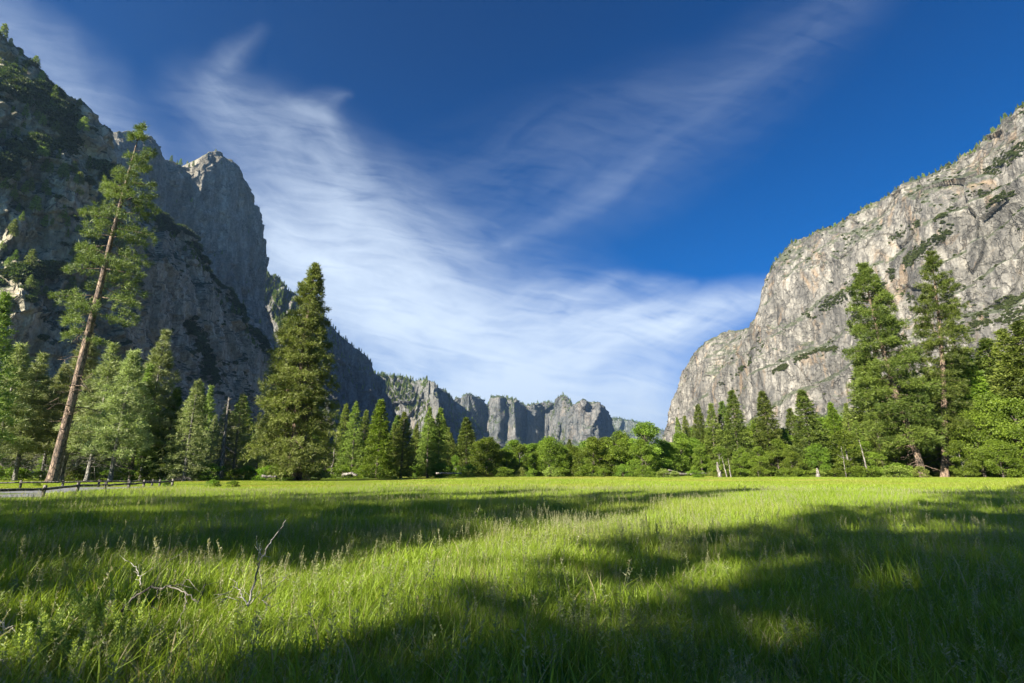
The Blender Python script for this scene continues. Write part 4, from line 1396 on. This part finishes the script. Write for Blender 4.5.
# ------------------------------------------------------------------ foreground herbs, twigs
def herb(name, label, px, py, hgt, seed, mat, ns=7, spread=.10, leafl=.05, lw=.007, nl=46, group=None, cat='plant', lean=.25):
    """several leafy stems from one root; px, py: where the stem tops show"""
    rg = np.random.default_rng(seed)
    # ground point so that the top of the plant shows at (px, py)
    g = G(px, py, hgt * .9)
    z0 = float(gh(g[0], g[1]))
    root = link(name, None, loc=(g[0], g[1], z0 - .02))
    tag(root, label, cat, group)
    for k in range(ns):
        mb = MB()
        b0 = np.array([rg.normal(0, spread), rg.normal(0, spread), 0])
        h = hgt * rg.uniform(.72, 1.05)
        az = rg.uniform(0, 6.28)
        ln = h * rg.uniform(.05, lean)
        tt = np.linspace(0, 1, 7)
        pts = b0 + np.stack([np.cos(az) * ln * tt ** 1.6, np.sin(az) * ln * tt ** 1.6, h * tt], -1)
        add_tube(mb, pts, np.linspace(.004, .0015, 7), 5, .3)
        s = np.sort(rg.uniform(.2, 1, nl))
        i0 = np.minimum((s * 6).astype(int), 5)
        c = pts[i0] + (pts[i0 + 1] - pts[i0]) * (s * 6 - i0)[:, None]
        a2 = np.arange(nl) * 2.4 + rg.uniform(0, 6)
        d = np.stack([np.cos(a2), np.sin(a2), rg.uniform(.5, 1.5, nl)], -1)
        leaves(mb, c, d, leafl * (1.25 - s * .7) * rg.uniform(.8, 1.2, nl), lw, rg, rg.uniform(.1, 1, nl))
        mb.build('leafy_stem', mat, root)
    return root


hl = [(75, 597, .62, 'yellow-green leafy herb, tallest of the clump in the lower left corner'),
      (88, 600, .58, 'leafy herb just right of the tallest one in the lower left clump'),
      (117, 606, .52, 'leafy herb at the right side of the lower left clump'),
      (60, 612, .5, 'leafy herb left of the tallest one in the lower left clump'),
      (43, 622, .48, 'outermost left leafy herb of the lower left clump'),
      (103, 618, .46, 'short leafy herb in the middle of the lower left clump'),
      (68, 632, .42, 'low leafy herb at the front of the lower left clump'),
      (95, 638, .42, 'low leafy herb front right in the lower left clump')]
for k, (px_, py_, h_, lb) in enumerate(hl):
    herb('leafy_herb', lb, px_, py_, h_, 40 + k, M_HERB, ns=12, spread=.09, leafl=.052, lw=.0055, nl=110)
for k, (px_, py_, h_, lb) in enumerate([
    (137, 620, .5, 'pale grey-green herb right of the lower left leafy clump'),
    (155, 628, .45, 'pale grey herb below the dry twigs at the lower left'),
    (176, 622, .45, 'pale grey herb under the arching dead branch'),
    (412, 628, .40, 'grassy plant with long spreading blades at the bottom centre left'),
    (570, 604, .45, 'pale herb in the dark grass at the bottom centre'),
    (590, 610, .45, 'pale herb just right of another in the dark grass, bottom centre'),
    (665, 625, .42, 'pale herb in the shaded grass right of bottom centre'),
    (640, 606, .45, 'pale feathery herb beside the curled dry stalk'),
    (1012, 610, .45, 'pale feathery herb at the right edge of the shaded grass'),
    (700, 640, .4, 'dim herb in the shaded grass at the lower right')]):
    herb('grey_herb', lb, px_, py_, h_, 70 + k, M_GREYHERB, ns=8, spread=.08, leafl=.045 if k != 3 else .2, lw=.005, nl=44 if k != 3 else 10)


def twigs(name, label, strokes, Yd, mat=M_TWIG, cat='branch', r=.0075):
    """strokes: list of (pixel polyline, relative thickness); real branches standing at distance Yd"""
    rg = np.random.default_rng(len(strokes) * 7 + int(Yd * 10))
    allp = [np.array([P(px, py, Yd + dz) for (px, py) in st_]) for (st_, th, dz) in strokes]
    b0 = allp[0][0].copy()
    b0[2] = max(b0[2], 0)
    root = link(name, None, loc=b0)
    tag(root, label, cat)
    for pts, (st_, th, dz) in zip(allp, strokes):
        q = pts - b0
        # smooth and roughen
        t = np.linspace(0, len(q) - 1, (len(q) - 1) * 5 + 1)
        i0 = np.minimum(t.astype(int), len(q) - 2)
        qq = q[i0] + (q[i0 + 1] - q[i0]) * (t - i0)[:, None]
        qq[1:-1] += rg.normal(0, .006, (len(qq) - 2, 3))
        mb = MB()
        add_tube(mb, qq, np.linspace(r * th, r * th * .3, len(qq)), 6, .5, wob=.12, rng=rg)
        for e_ in range(int(4 + 3 * th)):
            ib = rg.integers(2, len(qq))
            dv = qq[ib] - qq[ib - 1]
            dv = dv / (np.linalg.norm(dv) + 1e-9)
            dv = dv + rg.normal(0, .7, 3) * np.array([1, .6, 1])
            ln = rg.uniform(.03, .13)
            mid = qq[ib] + dv * ln * .5 + rg.normal(0, .006, 3)
            add_tube(mb, np.stack([qq[ib], mid, qq[ib] + dv * ln + np.array([0, 0, rg.uniform(-.02, .02)])]), [r * .32, r * .24, r * .1], 4, .5)
        mb.build('twig', mat, root, smooth=True)
    return root


twigs('dead_branch', 'bleached dead branch sticking diagonally out of the grass at the left', [
    ([(248, 606), (252, 590), (258, 566), (268, 545), (276, 535), (286, 520)], 1.3, 0),
    ([(258, 566), (259, 556), (261, 548)], .8, .02),
    ([(248, 606), (242, 596), (238, 588), (236, 582)], .8, -.05),
    ([(250, 604), (258, 594), (266, 586)], .6, .1),
    ([(262, 600), (272, 592), (279, 585), (286, 577)], .6, .1),
    ([(236, 582), (228, 597), (218, 612)], .5, -.1),
    ([(240, 592), (240, 600), (238, 612)], .5, 0),
    ([(262, 600), (268, 604), (272, 608)], .5, .05)], 5.1)
twigs('dead_branch', 'dark arching dead branch low in the grass at the left', [
    ([(122, 612), (135, 596), (150, 588), (168, 586), (185, 592), (198, 602)], 1.4, 0),
    ([(168, 586), (180, 584), (192, 578)], .7, .1),
    ([(150, 588), (160, 575), (170, 560)], .5, .1),
    ([(185, 592), (186, 604), (180, 618)], .7, 0),
    ([(198, 602), (204, 590), (205, 584)], .7, 0),
    ([(160, 587), (152, 604), (148, 620)], .6, -.1)], 5.0, mat=M_FENCE)
twigs('dead_twig', 'small pale curved twig standing in the grass at the left', [
    ([(140, 585), (139, 575), (135, 567), (128, 560)], .9, 0)], 5.6)
twigs('dead_twig', 'curled bleached twig at the left edge', [
    ([(2, 642), (5, 630), (2, 622), (-6, 618)], 1.6, 0),
    ([(5, 630), (11, 627), (15, 630)], 1.1, 0),
    ([(-2, 632), (6, 636), (4, 644)], 1.1, 0)], 5.0)
twigs('fallen_log', 'grey fallen log end at the bottom left corner', [
    ([(-60, 664), (0, 660), (26, 659)], 3.2, 0)], 4.6, mat=M_BARK_P, cat='log')
twigs('dead_twig', 'long dry stalk bent across the grass at the bottom centre', [
    ([(470, 640), (490, 630), (515, 630), (535, 634), (552, 645)], .45, 0)], 5.0)
twigs('dead_twig', 'thin dark stick at the bottom right', [
    ([(1018, 690), (1010, 670), (1004, 657)], 1.3, 0)], 4.6, mat=M_FENCE)

# ------------------------------------------------------------------ vegetation on the cliffs
SM = {}
for k, (sd_, cr0, mt) in enumerate([(151, .06, M_FIR), (152, .12, M_FIR_D), (153, .2, M_PINE)]):
    SM[k] = proto(conifer(sd_, 18, cr0, 3.2, cone if k < 2 else pine_p, 46, -.15, .5, .1, pad=.45, leafL=1.1, leafW=.22, nleaf=5, dens=.45, nside=5), M_BARK, mt, 'small_conifer')


def joined(meshes):
    me = [m for m in meshes]
    V, F, R, MI, n = [], [], [], [], 0
    for k, m_ in enumerate(me):
        v = np.empty(len(m_.vertices) * 3, np.float32); m_.vertices.foreach_get('co', v)
        V.append(v.reshape(-1, 3))
        rr = np.empty(len(m_.vertices), np.float32); m_.attributes['rnd'].data.foreach_get('value', rr); R.append(rr)
        tot = np.empty(len(m_.polygons), np.int32); m_.polygons.foreach_get('loop_total', tot)
        lv = np.empty(len(m_.loops), np.int32); m_.loops.foreach_get('vertex_index', lv)
        st_ = np.empty(len(m_.polygons), np.int32); m_.polygons.foreach_get('loop_start', st_)
        for d in (3, 4):
            s_ = st_[tot == d]
            if len(s_):
                F.append(lv[s_[:, None] + np.arange(d)] + n); MI.append(np.full(len(s_), k))
        n += len(v) // 3
    return mk_mesh('small_conifer', np.concatenate(V), F, [me[0].materials[0], me[1].materials[0]], np.concatenate(MI), {'rnd': np.concatenate(R)})


TINY = [joined(SM[k]) for k in range(3)]
bmb = MB()
rg = np.random.default_rng(9)
u_ = rand_dirs(rg, 700)
leaves(bmb, u_ * np.array([1, 1, .6]) * rg.uniform(.5, 1.5, 700)[:, None] + np.array([0, 0, .6]), u_ + rg.normal(size=(700, 3)) * .5, .6, .16, rg, rg.uniform(0, 1, 700))
add_tube(bmb, np.array([[0, 0, -.5], [0, 0, .4], [.1, 0, 1]]), [.12, .1, .05], 5, .4)
SHRUB = bmb.mesh('cliff_shrub', M_SHRUB)
bmb2 = MB()
u_ = rand_dirs(rg, 500)
leaves(bmb2, u_ * np.array([1.2, 1.2, .5]) * rg.uniform(.5, 1.5, 500)[:, None] + np.array([0, 0, .5]), u_ + rg.normal(size=(500, 3)) * .5, .6, .16, rg, rg.uniform(0, 1, 500))
SHRUB2 = bmb2.mesh('cliff_shrub', M_SHRUB)


def stroke_pick(cn, strokes, width, per):
    c = CL[cn]
    out = []
    for s in strokes:
        w = s[2] if len(s) > 2 else width
        pts, num = s[0], int(s[1] * per)
        d = np.full(len(c['px']), 9e9)
        for a, b_ in zip(pts[:-1], pts[1:]):
            ax_, ay_ = a; dx, dy = b_[0] - ax_, b_[1] - ay_
            t = np.clip(((c['px'] - ax_) * dx + (c['py'] - ay_) * dy) / (dx * dx + dy * dy + 1e-9), 0, 1)
            d = np.minimum(d, np.hypot(c['px'] - ax_ - t * dx, c['py'] - ay_ - t * dy))
        m = np.where((d < w) & (c['fr'] > -.05))[0]
        if len(m):
            wgt = np.exp(-(d[m] / (w * .6)) ** 2) * (.15 + np.clip(c['N'][m, 2] + .2, 0, 1))
            out.append(rng.choice(m, min(num, len(m)), replace=False, p=wgt / wgt.sum()) if (wgt > 0).sum() >= min(num, len(m)) else m)
    return np.concatenate(out)


def auto_pick(cn, n, nzmin=.35, fbs=60, thr=0.0, lim=None):
    c = CL[cn]
    m = (c['N'][:, 2] > nzmin) & (c['V'][:, 2] > 2)
    if lim is not None:
        m &= lim(c)
    idx = np.where(m)[0]
    f = fbm(c['V'][idx] / fbs, 3, .5, 91)
    idx = idx[f > thr]
    return rng.choice(idx, min(n, len(idx)), replace=False) if len(idx) else idx


def scatter_on(name, label, cn, idx, sizes, sources, ids=None, squash=1.0):
    c = CL[cn]
    pts = c['V'][idx] - np.array([0, 0, .8])
    n = len(idx)
    s = rng.uniform(sizes[0], sizes[1], n)
    sc = np.stack([s * squash, s * squash, s], -1)
    o = scatter(name, pts, rng.uniform(0, 6.28, n), sc, rng.integers(0, len(sources), n) if ids is None else ids, sources)
    tag(o, label, 'vegetation', kind='stuff')


# right wall: shrubs along its diagonal ledges, trees on its rim
R_STR = [([(800, 322), (825, 305), (850, 292)], 1.2, 7), ([(795, 360), (815, 352), (835, 348)], .6, 3), ([(775, 372), (785, 366)], .4, 3), ([(720, 385), (738, 372), (750, 362)], .5, 3),
         ([(875, 285), (905, 262), (935, 240), (960, 222), (985, 205), (1010, 195)], 2.2, 7), ([(940, 215), (965, 200), (1000, 190)], 1.2, 12), ([(985, 175), (1005, 160), (1024, 145)], .8, 8),
         ([(1000, 305), (1024, 290)], 1.0, 7), ([(890, 240), (920, 222), (950, 212)], .7, 4), ([(950, 330), (985, 320), (1024, 312)], 1.0, 10), ([(835, 300), (850, 285)], .4, 6),
         ([(900, 290), (915, 300), (960, 310)], .3, 5)]
idx = stroke_pick('granite_wall', R_STR, 5, 420)
nv_ = fbm(CL['granite_wall']['V'][idx] / 28, 3, .6, 14)
idx = idx[nv_ > -.05]
scatter_on('ledge_shrubs', 'dark green shrubs growing along the diagonal ledges of the sunlit wall', 'granite_wall', idx, (.4, 1.7), [SHRUB, SHRUB2, SHRUB2])
idx = auto_pick('granite_wall', 1500, .42, 40, .05)
scatter_on('wall_shrubs', 'scattered small shrubs on the sunlit granite wall', 'granite_wall', idx, (.8, 2.0), [SHRUB, SHRUB2])
c = CL['granite_wall']
rim = np.where((np.abs(c['fr']) < .02) & (c['px'] > 770) & (c['px'] < 1100))[0]
idx = rng.choice(rim, 150, replace=False)
scatter_on('rim_trees', 'tiny conifers fringing the rim of the sunlit wall', 'granite_wall', idx, (.28, .6), TINY)
# left wall
L_STR = [([(180, 222), (200, 248), (225, 282), (250, 318), (272, 350), (290, 385)], 2.6, 9), ([(100, 165), (120, 190), (150, 212), (180, 232)], 1.6, 9), ([(190, 325), (205, 350), (212, 380)], .8, 9),
         ([(100, 240), (90, 262)], .3, 9), ([(0, 170), (30, 150), (70, 140)], .5, 12), ([(10, 80), (40, 95), (70, 125)], 1.0, 16), ([(20, 275), (60, 268)], .5, 8)]
idx = stroke_pick('cliff', L_STR, 8, 230)
scatter_on('ramp_shrubs', 'dark bushes along the diagonal ramp of the shaded left wall', 'cliff', idx, (1.6, 4.2), [SHRUB, SHRUB2])
idx = auto_pick('cliff', 1100, .3, 50, .0, lambda c: (c['px'] < 320))
scatter_on('left_wall_shrubs', 'scattered bushes on the shaded left wall', 'cliff', idx, (.9, 2.8), [SHRUB, SHRUB2])
for nm, cn, n, sz_, nzm, lb in [('ridge_forest', 'rock_ridge', 900, (.6, 1.2), .35, 'small conifers scattered over the grey ridge'),
                                ('slope_forest', 'wooded_ridge', 2600, (.7, 1.4), .15, 'conifer forest covering the ridge left of the far cliffs'),
                                ('far_forest', 'far_cliff', 4200, (.6, 1.2), .2, 'tiny conifers on ledges of the far fluted cliffs'),
                                ('hill_forest', 'distant_hill', 2500, (1.0, 1.8), .1, 'forest covering the low distant hill'),
                                ('tower_shrubs', 'rock_tower', 260, (.4, .8), .45, 'small conifers on ledges of the granite tower')]:
    pk = auto_pick(cn, n, nzm, 120, -.1)
    if nm == 'ridge_forest':
        pk = np.concatenate([pk, stroke_pick(cn, [([(262, 282), (275, 300), (290, 330)], 1, 17), ([(300, 315), (330, 345)], .4, 10)], 10, 420)])
    scatter_on(nm, lb, cn, pk, sz_, TINY)
    c = CL[cn]
    rim = np.where(np.abs(c['fr']) < .015)[0]
    if nm != 'tower_shrubs':
        scatter_on('crest_trees', lb.replace('scattered over', 'lining the crest of').replace('covering', 'lining the crest of').replace('on ledges', 'on the crest'), cn, rng.choice(rim, min(len(rim), 150), replace=False), (sz_[0] * .5, sz_[1] * .7), TINY)

# individual conifers standing on the near left wall
rl = random.Random(8)


def cliff_tree(cn, px, py, hpx, kindi, label, group=None, yellow=False):
    c = CL[cn]
    d = np.hypot(c['px'] - px, c['py'] - py) + np.where(c['fr'] < -.03, 50, 0)
    cand = np.where(d < d.min() + 1.2)[0]
    i = cand[np.argmin(c['V'][cand, 1])]
    v = c['V'][i]
    H = hpx * v[1] / 500.0
    tree_obj(SM[kindi], tuple(v - np.array([0, 0, .5])), rl.uniform(0, 6), H / 18, label, 'tree', 'cliff_tree', group, H / 18 * rl.uniform(1.0, 1.5))


for px_, py_, h_, lb in [(35, 65, 14, 'lone conifer standing on the skyline of the left wall'), (80, 107, 12, 'small wind-bent pine on the rim of the left wall, above its drop-off'),
                         (2, 38, 22, 'tallest skyline conifer at the top left corner'), (10, 46, 12, 'skyline conifer second from the top left corner'), (21, 56, 9, 'small skyline conifer on the upper left wall'),
                         (66, 96, 5, 'tiny skyline conifer left of the wind-bent pine'), (50, 82, 5, 'tiny conifer halfway down the left skyline')]:
    cliff_tree('cliff', px_, py_, h_, 2 if h_ > 10 else 0, lb)
for px_, py_, h_ in [(101, 140, 4), (113, 132, 5), (172, 163, 8), (178, 165, 6), (183, 165, 8), (190, 166, 5), (194, 163, 7), (145, 133, 4)]:
    cliff_tree('rock_tower', px_, py_, h_, 0, 'tiny conifer on the rim beside the granite tower', 'conifers on the rim beside the tower')
for k in range(150):
    px_ = rl.uniform(0, 125)
    py_ = rl.uniform(60, 310)
    if py_ < 45 + px_ * .95 or (px_ > 95 and py_ < 190):
        continue
    cliff_tree('cliff', px_, py_, rl.uniform(8, 21), rl.choice([0, 2, 2]), ('conifer on the upper slope of the left wall' if py_ < 150 else 'conifer on the middle ledges of the left wall' if py_ < 230 else 'conifer low on the left wall just above the pale pines'), 'conifers on the left wall')
for k in range(60):
    t = rl.random()
    px_ = np.interp(t, [0, .3, .6, 1], [110, 185, 235, 292]) + rl.uniform(-3, 3)
    py_ = np.interp(t, [0, .3, .6, 1], [190, 240, 310, 400]) + rl.uniform(-2, 10)
    cliff_tree('cliff', px_, py_, rl.uniform(4, 8), 0, 'small conifer on the diagonal ramp of the left wall', 'conifers on the diagonal ramp')

# ------------------------------------------------------------------ haze
HZ = max(float(c_['V'][:, 2].max()) for c_ in CL.values()) + 60
hv = np.array([[x_, y_, z_] for x_ in (-9800, 9800) for y_ in (-3600, 9800) for z_ in (-3, HZ)], float)
hf = np.array([[0, 1, 3, 2], [4, 6, 7, 5], [0, 4, 5, 1], [2, 3, 7, 6], [0, 2, 6, 4], [1, 5, 7, 3]])
m, nt, out = new_mat('haze')
pv = nt.nodes.new('ShaderNodeVolumePrincipled')
pv.inputs['Color'].default_value = (0.42, 0.70, 1.0, 1)
pv.inputs['Density'].default_value = 5e-5
pv.inputs['Anisotropy'].default_value = 0.5
nt.links.new(pv.outputs[0], out.inputs['Volume'])
hz = link('haze', mk_mesh('haze', hv, [hf], m))
tag(hz, 'thin blue valley haze', kind='stuff')
